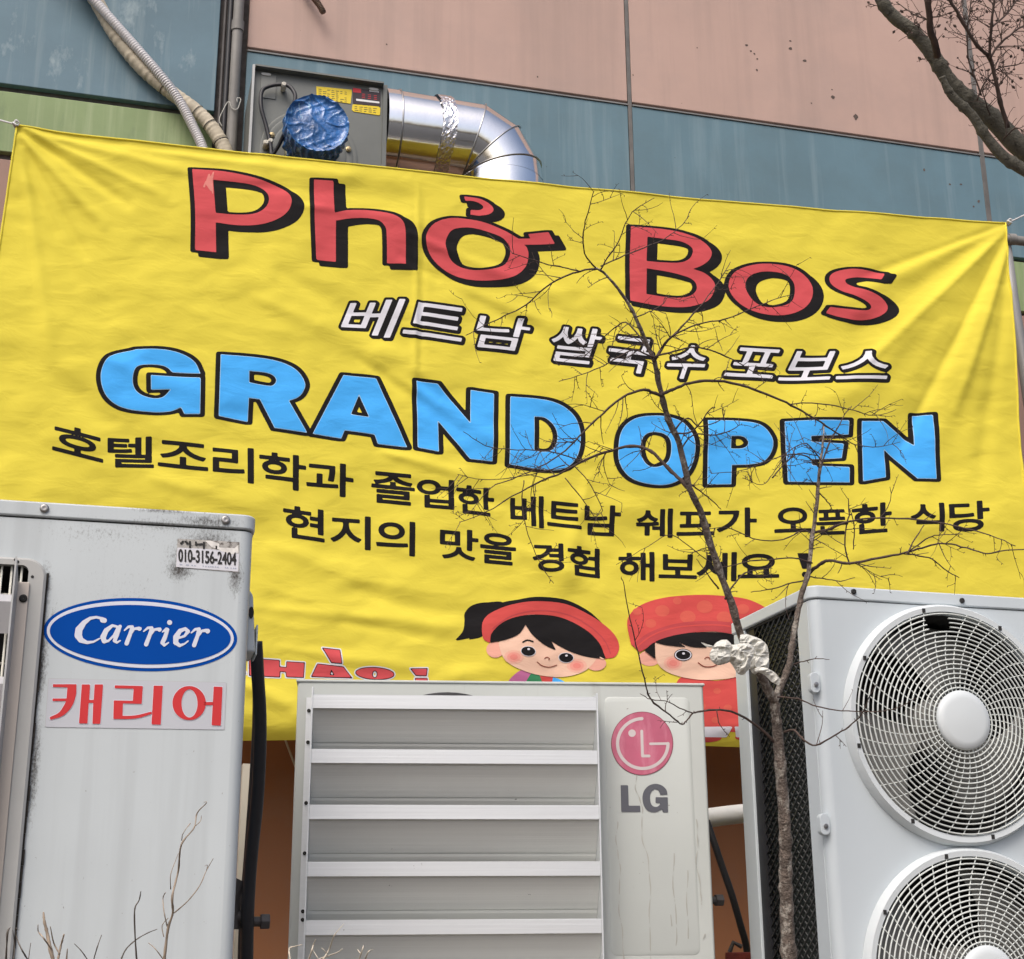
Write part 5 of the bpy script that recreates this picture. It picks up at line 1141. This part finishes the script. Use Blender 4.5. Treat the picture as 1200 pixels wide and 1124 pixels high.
# ------------------------------------------------------------------ trees
M_bark = mat('grey_brown_bark', (0.15, 0.12, 0.10), 0.9, var=0.45, scale=40, second=(0.34, 0.31, 0.27), s2=(0.52, 0.60), s2scale=60, s2stretch=(1, 1, .4), bump=1.0, bscale=110)
M_twig = mat('dark_twig_bark', (0.065, 0.042, 0.034), 0.8, var=0.3, scale=40)
M_bark2 = mat('greenish_grey_bark', (0.115, 0.108, 0.085), 0.9, var=0.35, scale=22, second=(0.035, 0.032, 0.026), s2=(0.60, 0.66), s2scale=26, bump=0.7, bscale=120)
class Tree:
    def __init__(s, name, label, base, scale): s.base = np.array(base); s.th = thing(name, label, 'tree', loc=tuple(base)); s.tw = MB(); s.tips = []; s.sc = scale; s.rng = random.Random(7)
    def limb(s, P, name, m, n=8, k=4, wob=.35, twigs=(0, 0), tl=(12, 34), lumps=0, sub=True, flat=.012):
        """P: (px, py, width px, distance)"""
        P = catmull([np.array(p, float) for p in P], k); q = []; rad = []
        for i, p in enumerate(P):
            j = wob if 0 < i < len(P) - 1 else 0
            w = pt(p[0] + s.rng.uniform(-j, j), p[1] + s.rng.uniform(-j, j), p[3]); q.append(w - s.base)
            r = max(.35, p[2]) / 2 * p[3] / FPX
            if lumps and s.rng.random() < lumps: r *= 1.12 + s.rng.random() * .16
            rad.append(r)
        mb = MB(); mb.tube(q, rad, n, jit=(.03 if n >= 12 else .09) if n >= 10 else .05); o = mb.build(name, m, s.th, smooth='all')
        L = [0]
        for a, b in zip(P[:-1], P[1:]): L.append(L[-1] + math.hypot(b[0] - a[0], b[1] - a[1]))
        if n <= 7:
            for i in range(1, len(P) - 1):
                if s.rng.random() < .22:
                    a, b = P[i], P[i + 1]; an = math.atan2(b[1] - a[1], b[0] - a[0]) + s.rng.choice((-1, 1)) * R(s.rng.uniform(45, 80)); l_ = s.rng.uniform(2, 4.5)
                    e = pt(a[0] + l_ * math.cos(an), a[1] + l_ * math.sin(an), a[3]) - s.base; s.tw.tube([pt(a[0], a[1], a[3]) - s.base, e], [.55 * a[3] / FPX, .3 * a[3] / FPX], 5)
        cnt = int(L[-1] * twigs[0]) if twigs[0] else 0
        for c in range(cnt):
            u = s.rng.uniform(twigs[1], 1) * L[-1]; i = max(j for j in range(len(L)) if L[j] <= u); i = min(i, len(P) - 2)
            a, b = P[i], P[i + 1]; f = (u - L[i]) / (L[i + 1] - L[i] + 1e-9); o_ = a + (b - a) * f
            ang = math.atan2(b[1] - a[1], b[0] - a[0]) + s.rng.choice((-1, 1)) * R(s.rng.uniform(30, 75))
            s.twig(o_[0], o_[1], o_[3], ang, s.rng.uniform(*tl), min(1.3, max(.95, o_[2] * .6)), sub)
        return o
    def twig(s, x, y, t, ang, ln, w, sub):
        n = 5; P = [(x, y, t)]; da = s.rng.uniform(-.16, .16); dt = s.rng.uniform(-.05, .05) * ln / 30; ds = ln / n
        for i in range(n):
            ang += da + s.rng.uniform(-.16, .16); x += ds * math.cos(ang); y += ds * math.sin(ang); t += dt / n; P.append((x, y, t))
            if s.rng.random() < .35:
                b = ang + s.rng.choice((-1, 1)) * R(60); e = (x + 2.2 * math.cos(b), y + 2.2 * math.sin(b), t); s.tw.tube([pt(*P[-1]) - s.base, pt(*e) - s.base], [.45 * t / FPX, .25 * t / FPX], 4)
            if sub and ln > 18 and s.rng.random() < .16: s.twig(x, y, t, ang + s.rng.choice((-1, 1)) * R(s.rng.uniform(30, 65)), ln * s.rng.uniform(.35, .6), w * .8, False)
        s.tips.append(P[-1])
        q = [pt(*p) - s.base for p in P]; s.tw.tube(q, [max(.36, w * (1 - .55 * i / n)) / 2 * t / FPX for i in range(n + 1)], 4)
    def done(s, m): s.tw.build('twigs', m, s.th, kind='stuff')
TB = 2.78
pb = pt(936, 1250, TB); base = (pb[0], pb[1], Z0)
sap = Tree('sapling', 'bare young tree with thin grey trunk growing in front of the right unit', base, 1)
def D(P, t0, t1): n = len(P) - 1; return [(*p, t0 + (t1 - t0) * i / n) for i, p in enumerate(P)]
zc_py = 1250 + 0
trunkP = [(944, 1420, 20, TB), (936, 1250, 19, TB), (925, 1124, 17.5, TB), (921, 1040, 15.5, TB), (920, 976, 14.5, TB), (913, 878, 12.5, TB), (909, 835, 11.5, TB), (906, 812, 11, TB)]
# trunk start exactly on the soil
P0 = [p for p in trunkP if pt(p[0], p[1], p[3])[2] > Z0 + .02]
mb = MB(); pts = [np.array([0, 0, 0.002])] + [pt(p[0], p[1], p[3]) - sap.base for p in P0]; pts = catmull(pts, 10); wid_ = [20] + [p[2] for p in P0]; wl = np.interp(np.linspace(0, 1, len(pts)), np.linspace(0, 1, len(wid_)), wid_)
mb.tube(pts, [w / 2 * TB / FPX * (1 + .06 * math.sin(i * 2.1) + (.14 if i % 9 == 4 else 0)) for i, w in enumerate(wl)], 14, jit=.08); mb.build('trunk', M_bark, sap.th, smooth='all')
tw = (.075, .15)
sap.limb(D([(907, 822, 10.5), (893, 794, 10), (883, 775, 9.5), (869, 747, 9), (857, 706, 8.5), (845, 675, 8), (832, 635, 7.8), (820, 597, 7.5), (808, 571, 7.2), (796, 520, 6.8), (783, 491, 6.4), (773, 453, 6), (767, 424, 5.5), (756, 399, 4.6), (744, 370, 4), (729, 345, 3.4), (710, 322, 2.8), (698, 314, 2.2)], TB, 2.55), 'main_branch', M_bark, 10, twigs=(.05, .3), lumps=.25)
sap.limb(D([(908, 824, 8), (913, 808, 7.5), (924.7, 779, 7), (929, 751, 6.6), (934.5, 719.5, 6.2), (941, 692, 6), (947.5, 670, 5.5), (951, 635, 5), (954, 617, 4.8), (957.5, 587, 4.4), (960, 556, 3.8), (963, 530, 2.6), (965, 510, 1.8), (966, 496, 1)], TB, 2.95), 'main_branch', M_bark, 10, twigs=(.05, .5), lumps=.3)
LB = [
 (D([(698, 314, 2), (685, 297, 1.6), (684, 270, 1.3), (689, 250, 1.1), (696, 224, .8)], 2.55, 2.45), .10),
 (D([(700, 315, 2), (679, 318, 1.9), (646, 332, 1.7), (617, 357, 1.4), (592, 370, 1.2), (575, 378, 1), (546, 393, .8)], 2.55, 2.7), .09),
 (D([(679, 318, 1.4), (660, 313, 1.3), (642, 310, 1.2), (620, 303, 1), (600, 297, .8)], 2.57, 2.45), .08),
 (D([(704, 316, 1.6), (712, 302, 1.5), (725, 283, 1.3), (733, 262, 1.1), (745, 245, .9), (767, 232, .7)], 2.55, 2.5), .09),
 (D([(704, 312, 1.6), (733, 299, 1.5), (755, 290, 1.3), (775, 282, 1.1), (795, 268, .9), (808, 253, .7)], 2.55, 2.7), .08),
 (D([(766, 424, 3), (783, 399, 2.4), (800, 382, 1.8), (825, 353, 1.2), (842, 330, 1), (856, 307, .7)], 2.6, 2.8), .14),
 (D([(775, 408, 2), (787, 395, 1.9), (817, 380, 1.6), (850, 374, 1.3), (880, 362, 1.1), (905, 352, .9), (929, 345, .6)], 2.6, 2.5), .13),
 (D([(765, 420, 2.2), (750, 395, 1.8), (733, 378, 1.5), (717, 387, 1.3), (700, 403, 1.1), (683, 420, .8)], 2.6, 2.7), .14),
 (D([(768, 420, 2), (750, 412, 1.7), (737, 412, 1.6), (708, 428, 1.3), (685, 438, 1), (655, 447, .8)], 2.6, 2.5), .13),
 (D([(768, 418, 2.2), (790, 412, 2), (817, 407, 1.7), (845, 415, 1.4), (870, 428, 1.1), (890, 440, .8)], 2.6, 2.75), .12),
 (D([(775, 462, 4.2), (790, 456, 3.6), (808, 449, 3.2), (833, 446, 3), (867, 451, 2.7), (908, 466, 2.4), (933, 478, 2.1), (962, 495, 1.8), (985, 510, 1.4), (1002, 521, 1.1), (1030, 524, .8), (1055, 518, .6)], 2.62, 2.8), .07),
 (D([(925, 474, 1.4), (945, 472, 1.3), (975, 475, 1.2), (1000, 481, 1), (1025, 487, .9), (1050, 480, .6)], 2.7, 2.8), .07),
 (D([(776, 464, 3.8), (765, 460, 3.3), (754, 457, 3), (729, 466, 2.7), (700, 491, 2.3), (683, 507, 2.1), (662, 528, 1.8), (640, 543, 1.5), (600, 562, 1.2), (575, 572, 1), (548, 605, .7)], 2.62, 2.5), .09),
 (D([(810, 576, 4.6), (798, 563, 4.2), (787, 553, 3.9), (767, 532, 3.6), (752, 524, 3.3), (733, 524, 3), (700, 533, 2.6), (675, 545, 2.2), (655, 556, 1.9), (637, 562, 1.7), (600, 582, 1.3), (570, 600, 1), (538, 612, .7)], 2.68, 2.9), .10),
 (D([(683, 541, 1.4), (660, 533, 1.3), (636, 528, 1.2), (598, 527, 1), (574, 524, .9), (558, 516, .8), (543, 506, .6)], 2.72, 2.6), .09),
 (D([(662, 545, 1.3), (640, 552, 1.1), (600, 560, 1), (565, 562, .8), (536, 556, .6)], 2.74, 2.6), .08),
 (D([(672, 545, 1.1), (690, 565, 1), (703, 590, .9), (705, 600, .8), (690, 610, .6)], 2.7, 2.7), .08),
 (D([(614, 563, 1.2), (612, 590, 1.1), (617, 620, 1), (628, 650, .9), (640, 672, .8), (649, 684, .6)], 2.8, 2.8), .06),
 (D([(662, 560, 1.1), (680, 582, 1), (697, 606, .8), (706, 618, .6)], 2.8, 2.8), .06),
 (D([(960, 560, 2.2), (963, 545, 2), (969, 526, 1.8), (978, 508, 1.5), (990, 486, 1.1), (998, 476, .8)], 2.9, 3.0), .08),
 (D([(958, 545, 1.6), (940, 533, 1.4), (915, 535, 1.2), (890, 544, 1), (868, 552, .9), (833, 555, .7)], 2.9, 2.7), .12),
 (D([(962, 540, 1.4), (945, 520, 1.2), (925, 528, 1.1), (918, 538, 1), (905, 556, .8), (893, 568, .7), (870, 560, .6)], 2.9, 2.8), .10),
 (D([(948, 672, 4.2), (957, 664, 3.6), (972, 657, 3.2), (995, 660, 2.9), (1030, 654, 2.6), (1060, 648, 2.3), (1080, 642, 2.1), (1100, 637, 1.9), (1120, 639, 1.7), (1145, 646, 1.5), (1158, 649, 1.5), (1180, 645, 1.3), (1230, 642, 1)], 2.88, 2.6), .05),
 (D([(955, 624, 3.2), (975, 619, 2.6), (995, 611, 2.2), (1030, 607, 1.9), (1075, 609, 1.7), (1105, 613, 1.5), (1130, 619, 1.4), (1160, 627, 1.2), (1190, 640, .9)], 2.92, 2.7), .05),
 (D([(996, 662, 1.8), (991, 645, 1.6), (991, 620, 1.6), (995, 604, 1.4), (994, 584, 1)], 2.87, 2.87), .08),
 (D([(1000, 644, 1.2), (1001, 625, 1.2), (1000, 610, 1.1), (996, 597, .9)], 2.87, 2.87), .04),
 (D([(1062, 648, 1.8), (1075, 651, 1.6), (1092, 655, 1.4), (1105, 666, 1.2), (1124, 677, .9)], 2.72, 2.75), .04),
 (D([(1064, 648, 1.6), (1070, 636, 1.4), (1083, 615, .9)], 2.72, 2.75), .06),
 (D([(1066, 646, 1.4), (1085, 632, 1.3), (1100, 627, 1.1), (1128, 626, .8)], 2.72, 2.65), .05),
 (D([(952, 660, 1.8), (930, 654, 1.6), (905, 656, 1.5), (880, 657, 1.3), (845, 664, 1.1), (820, 650, 1), (787, 627, .9), (760, 640, .7), (722, 662, .5)], 2.86, 2.7), .06),
 (D([(954, 627, 1.6), (940, 622, 1.5), (918, 632, 1.4), (890, 633, 1.2), (858, 620, 1), (845, 618, .9), (820, 622, .7)], 2.92, 2.75), .05),
 (D([(945, 680, 1.8), (928, 683, 1.6), (905, 690, 1.3), (880, 694, .9)], 2.86, 2.8), .06),
 (D([(948, 676, 1.5), (965, 678, 1.2), (985, 681, 1), (1002, 677, .7)], 2.86, 2.9), .05),
 (D([(960, 578, 1.6), (966, 584, 1.4), (973, 592, 1.2), (975, 598, .8)], 2.9, 2.95), 0),
 (D([(850, 702, 2.4), (858, 688, 1.8), (872, 672, 1.4), (888, 668, 1.1), (905, 666, .8)], 2.72, 2.8), .07),
 (D([(842, 690, 2.2), (834, 680, 1.6), (826, 668, 1.1), (816, 655, .7)], 2.72, 2.7), .05),
 (D([(910, 872, 3.4), (891, 854, 2.8), (867, 838, 2.4), (844, 832, 2.2), (820, 834, 2), (812, 836, 1.8), (806, 843, 1.6), (799, 848.5, 1.5), (789, 841, 1.6), (779.5, 834, 1.7), (763, 820, 1.8), (757, 804, 1.7), (748, 766, 1.5), (738, 724, 1.3), (732, 690, 1.1), (728, 676, .8)], 2.78, 2.55), .012),
 (D([(812, 836, 1.4), (797, 830, 1.2), (781, 822, 1), (763, 820, .9), (750, 813, .6)], 2.66, 2.6), .05),
 (D([(840, 832, 1.3), (842, 846, 1), (848, 855, .9), (855, 864, .7)], 2.7, 2.7), 0),
 (D([(919, 858, 2.6), (930.6, 856, 2.4), (942, 867, 2.1), (956, 873.5, 1.9), (978, 861.7, 1.7), (994, 852, 1.5), (1010, 837, 1.3), (1018, 818, 1.1), (1027, 802, .8)], 2.76, 2.6), .02),
 (D([(911, 817, 2), (934.6, 819, 1.7), (958, 828, 1.5), (978, 832, 1.4), (1010, 834, 1.2), (1035, 833, 1.1), (1055, 828, .9), (1074, 818, .6)], 2.76, 2.65), .02),
 (D([(930, 779, 1.6), (942, 775, 1.2), (955, 772, 1), (972, 773, .7)], 2.8, 2.75), 0),
 (D([(905, 560, 1.6), (918, 545, 1.4), (935, 532, 1.2), (958, 534, 1)], 2.85, 2.9), .08),
 (D([(806, 566, 1.8), (820, 575, 1.4), (838, 590, 1.1), (845, 597, .8)], 2.7, 2.75), .04),
 (D([(789, 505, 2), (806, 490, 1.6), (820, 500, 1.4), (845, 492, 1.1), (850, 480, .8)], 2.65, 2.7), .1),
 (D([(790, 508, 2), (812, 505, 1.7), (832, 480, 1.2), (838, 478, .8)], 2.65, 2.6), .12),
 (D([(796, 530, 2), (812, 510, 1.6), (840, 510, 1.3), (864, 500, 1), (866, 490, .6)], 2.66, 2.75), .1),
 (D([(745, 372, 1.4), (760, 366, 1.2), (775, 358, 1), (785, 345, .7)], 2.58, 2.6), .1),
]
for P, dens in LB: sap.limb([(a_, b_, c_ * 1.12, d_) for a_, b_, c_, d_ in P], 'branch', M_twig, 6, twigs=(dens * .8, .1), tl=(8, 46), lumps=.15, wob=.5)
sap.done(M_twig)

# plastic bag caught in the fork
bag = thing('plastic_bag', 'crumpled white plastic bag caught in the fork of the bare sapling', 'bag', loc=tuple(pt(880, 775, 2.72)))
bb = np.array(bag.location); rb = np.random.RandomState(5)
def bagpiece(outl, name, t, seed, depth=.022, tilt=(0, 0)):
    cs = [tr(outl, 815, 730, 10.)]; a = cs[0]; x0, y0 = a.min(0) - 2; x1, y1 = a.max(0) + 2
    V, F = march(lambda P: sdf(P, cs), (x0, y0, x1, y1), .7); d = -sdf(V, cs)
    infl = np.clip(d / 9, 0, 1) * (2 - np.clip(d / 9, 0, 1))
    X, Y = V[:, 0], V[:, 1]; wx = X + 5 * vnoise(X, Y, 9, seed + 3); wy = Y + 5 * vnoise(X, Y, 9, seed + 4)
    rg = 1 - np.abs(vnoise(wx, wy * .6, 9, seed)) * 2; rg2 = 1 - np.abs(vnoise(wx * .7 + wy * .5, wy, 4.5, seed + 1)) * 2
    h = infl * (depth * .35 + .004 * rg2) + (.25 + .75 * infl) * .0042 * rg + .003 * vnoise(X, Y, 7, seed + 2)
    cxm, cym = V.mean(0); tt = t + (X - cxm) * tilt[0] * .001 + (Y - cym) * tilt[1] * .001
    fr_ = np.array([pt(x, y, k) for x, y, k in zip(X, Y, tt - h)]) - bb; bk = np.array([pt(x, y, k) for x, y, k in zip(X, Y, tt + .35 * h * infl + .001)]) - bb
    q = MB(); q.add(fr_, F.tolist()); q.add(bk, F[:, ::-1].tolist()); o = q.build(name, M_plas, bag, smooth='all'); return o
M_plas = mat('white_thin_plastic', (0.68, 0.68, 0.63), 0.38, var=0.08, scale=20, bump=0.2, bscale=90, spec=0.35)
M_plas.node_tree.nodes['Principled BSDF'].inputs['Subsurface Weight'].default_value = 0.5
M_plas.node_tree.nodes['Principled BSDF'].inputs['Subsurface Radius'].default_value = (.01, .01, .01)
bagpiece('~165,385 ~190,310 ~240,235 ~310,200 370,196 ~420,250 ~450,330 ~430,400 400,460 ~330,485 ~260,495 ~200,460', 'bag_body', 2.700, 1)
bagpiece('~400,260 ~470,255 ~540,240 ~640,250 ~690,330 ~650,450 ~640,530 ~605,565 ~570,605 ~500,600 ~440,510 ~385,430 ~370,330', 'bag_body', 2.705, 12)
bagpiece('525,140 ~590,130 ~660,150 ~760,190 ~830,250 ~855,330 ~862,430 ~850,540 ~760,560 ~690,600 ~640,540 ~620,400 ~560,300 ~520,230', 'bag_fold', 2.730, 25, .018)
bagpiece('~700,530 ~800,520 ~870,545 ~950,600 ~992,670 975,732 ~890,690 ~820,620 ~740,582 700,600', 'bag_tail', 2.712, 36, .010)
bagpiece('170,350 ~215,325 ~300,340 ~390,355 ~400,430 ~330,470 ~250,480 ~190,440', 'bag_fold', 2.690, 47, .012)
bagpiece('55,222 ~120,245 205,270 210,292 ~130,280', 'bag_tail', 2.700, 58, .004)

# large tree reaching in from the right
bt_b = pt(1560, 800, 3.9); TT = 3.7
big = Tree('street_tree', 'thick bare tree branch with grey green bark crossing the upper right corner', (bt_b[0], bt_b[1], .004), 1)
big.rng = random.Random(21)
mb = MB(); kp = [np.array([0, 0, 0.]), np.array([.02, 0, 1.2]), pt(1555, 700, 3.9) - big.base, pt(1500, 520, 3.85) - big.base, pt(1400, 380, 3.8) - big.base]
kp = catmull(kp, 8); mb.tube(kp, list(np.linspace(.12, .05, len(kp))), 16); mb.build('trunk', M_bark2, big.th, smooth='all')
big.limb(D([(1400, 380, 44), (1300, 265, 32), (1250, 212, 28), (1200, 176, 25), (1165, 141, 22), (1139, 120, 20), (1114, 97, 18), (1094, 66, 17), (1071, 38, 15.5), (1048, 20, 15), (1032, -2, 14), (1010, -60, 11)], 3.8, TT), 'main_branch', M_bark2, 14, k=8, wob=.12, lumps=.1, twigs=(.02, .5), tl=(14, 30))
big.limb(D([(1300, 275, 20), (1250, 228, 16), (1200, 199, 14.5), (1174, 182, 13.5), (1153.6, 157, 12), (1139, 135, 11), (1120, 117, 10.5), (1110, 104, 9), (1104, 90, 7)], 3.75, 3.68), 'branch', M_bark2, 12, k=6, wob=.12, lumps=.1)
for P, dn in (
 (D([(1098, 66, 9), (1097, 55, 8.5), (1091, 37, 8), (1089, 15, 7.5), (1086, -20, 7)], TT, 3.6), .08),
 (D([(1181, 150, 6), (1174, 125, 5.2), (1168, 100, 4.8), (1161, 71, 4.4), (1152, 60, 4), (1139, 45, 4), (1125, 20, 3.8), (1110, -5, 3.5)], TT, 3.6), .08),
 (D([(1160, 70, 3.6), (1160, 50, 3.2), (1162, 30, 3), (1166, -5, 2.6)], 3.65, 3.6), .1),
 (D([(1161, 68, 2.8), (1168, 56, 2.5), (1179, 45, 2.3), (1200, 30, 2), (1225, 18, 1.5)], 3.65, 3.7), .16),
 (D([(1162, 32, 2.4), (1179, 17, 2.1), (1196, -5, 1.8)], 3.62, 3.7), .16),
 (D([(1150, 112, 2.2), (1142, 90, 2), (1136, 74, 1.9), (1133, 45, 1.7), (1137, 10, 1.5), (1139, -5, 1.3)], TT, 3.7), .12),
 (D([(1145, 118, 2), (1155, 95, 1.7), (1170, 80, 1.5), (1190, 76, 1.2), (1215, 70, 1)], TT, 3.7), .14),
 (D([(1160, 135, 1.8), (1155, 120, 1.5), (1152, 105, 1.2), (1160, 95, .9)], TT, 3.6), .14),
 (D([(1175, 165, 1.8), (1190, 150, 1.5), (1205, 158, 1.2)], TT, 3.6), .1),
 (D([(1092, 24, 2), (1078, 20, 1.6), (1062, 11, 1.2), (1050, 2, 1)], TT, 3.75), .12),
 (D([(1092, 20, 1.8), (1105, 18, 1.5), (1120, 12, 1.2), (1130, 4, 1)], TT, 3.65), .12)):
    big.limb(P, 'branch', M_twig, 7, twigs=(dn * 1.9, .1), tl=(10, 36), lumps=.25, wob=.5)
for (x, y, t_) in list(big.tips):             # withered buds left on the twig tips
    if big.rng.random() > .45 or y > 110: continue
    p = pt(x, y, t_) - big.base; s_ = big.rng.uniform(.003, .006)
    d = np.array([big.rng.uniform(-1, 1) for _ in range(3)]); d /= np.linalg.norm(d)
    big.tw.tube([p - d * s_, p, p + d * s_], [s_ * .2, s_ * .7, s_ * .2], 5)
big.done(M_twig)

# dry shrubs at the foot of the units
M_dry = mat('dry_stem', (0.32, 0.26, 0.20), 0.85, var=0.35, scale=60); M_dryd = mat('dark_dry_stem', (0.11, 0.095, 0.08), 0.85, var=0.3, scale=60); M_dryl = mat('straw_stem', (0.52, 0.47, 0.38), 0.85, var=0.2, scale=60)
def shrub(label, stems, t, m, group='dry shrubs at the foot of the units'):
    b = pt(stems[0][0][0], 1124, t); base = np.array([b[0], b[1], Z0 + .002]); T_ = thing('dry_shrub', label, 'shrub', loc=tuple(base), group=group); rs = random.Random(len(stems))
    for P in stems:
        pts = [pt(x, y, t + (rs.uniform(-.02, .02) if i else 0)) - base for i, (x, y, w) in enumerate(P)]; w_ = [w for *_, w in P]
        low = [pts[0] * [.25, .25, 0], pts[0] * [.7, .7, .5], pts[0]] if P[0][1] >= 1120 else None
        k = 5; cp_ = catmull(pts, k); wi = np.interp(np.linspace(0, 1, len(cp_)), np.linspace(0, 1, len(w_)), w_)
        if low:
            up_ = catmull(low, 6); cp_ = up_[:-1] + cp_; wi = [w_[0] * 1.15] * (len(up_) - 1) + list(wi)
        mb = MB(); mb.tube(cp_, [a / 2 * t / FPX * rs.uniform(.85, 1.2) for a in wi], 6); mb.build('stem', m, T_, smooth='all')
shrub('tall dry stem with curled twigs in front of the blue-emblem unit', [[(192.5, 1124, 3.6), (197, 1088, 3.2), (202.5, 1070, 2.8), (202, 1050, 2.6), (209, 1020, 2.3), (212.5, 990, 2), (227.5, 970, 1.8), (231, 953, 1.6), (242, 941, 1), (239, 940, .6)], [(204, 1070, 1.5), (220, 1056, 1.3), (234, 1038, 1.2), (242, 1020, 1), (250, 1006, .7)], [(242, 1020, .9), (243, 1014, .7), (240, 1015, .5)], [(196, 1086, 1.6), (192.5, 1070, 1.3), (191, 1053, 1.2), (194, 1046, .9)],
  [(213, 985, 1.1), (214, 978, 1), (219, 970, .9), (223, 965, 1.4)], [(200, 1042, 1.1), (200, 1025, 1), (206, 1008, .8), (209, 1000, .6)], [(229, 968, .9), (235, 962, .8), (236, 956, .6)], [(192, 1098, 1.2), (190, 1085, 1), (197, 1076, .9)], [(191, 1124, 1.3), (182, 1112, 1.1), (174, 1105, .8)]], 2.25, M_dry)
shrub('two thin dry stems bending left of the tall stem', [[(160, 1124, 2), (158, 1090, 1.8), (158, 1065, 1.7), (163, 1055, 1.4), (165, 1045, 1)], [(142, 1124, 1.8), (148, 1112, 1.6), (160, 1101, 1.4), (172, 1094, 1.2), (184, 1089, .9)], [(110, 1124, 1.5), (114, 1110, 1.3), (119, 1096, .9)], [(102, 1124, 1.3), (95, 1114, 1.1), (87, 1106, .8)]], 2.2, M_dryd)
shrub('clump of broken reddish stems at the lower left edge', [[(62, 1124, 5), (58, 1108, 4.4), (55, 1092, 4), (52, 1080, 3), (51, 1069, 2)], [(68, 1124, 2.8), (71, 1110, 2.4), (75, 1095, 1.6)], [(60, 1112, 2.2), (50, 1098, 1.8), (45, 1092, 1.4), (44.5, 1084, .9)], [(70, 1118, 2), (63, 1105, 1.7), (59, 1086, 1.2)], [(78, 1124, 2), (79, 1112, 1.2)]], 2.2, M_dry)
shrub('pale knotty twigs in the bottom left corner', [[(7, 1124, 2.2), (8, 1106, 1.8), (9, 1092, 2.6), (12, 1087, .9)], [(32, 1124, 2), (25, 1112, 1.7), (20, 1100, 1.5), (18, 1088, 1.1), (22, 1090, .6)], [(16, 1124, 1.4), (17, 1108, 1.3), (15, 1090, .8)], [(34, 1120, 1.2), (36, 1105, .8)]], 2.2, M_dryd)
shrub('straw coloured dead twigs in front of the louvre guide', [[(340, 1124, 2.2), (339, 1112, 1.8), (346, 1109, 1.2), (354, 1107, .8)], [(362, 1124, 2.4), (366, 1112, 2), (367, 1108, 1.5), (370, 1101, .8)], [(379, 1124, 2), (386, 1112, 1.7), (392, 1096, 1.3), (402.7, 1083, .8)], [(374, 1124, 2), (385, 1120, 1.6), (396, 1116, 1.2), (401, 1112, .8)], [(384, 1118, 1.3), (377, 1111, .9)], [(366, 1112, 1.2), (373, 1124, 1)]], 2.3, M_dryl)
shrub('small straw twig tuft right of the louvre twigs', [[(421, 1124, 2), (425, 1112, 1.5), (426, 1108, .9)], [(428, 1124, 2), (432, 1115, 1.5), (437, 1113, 1)], [(423, 1118, 1.3), (419, 1113, .8)]], 2.3, M_dryl)
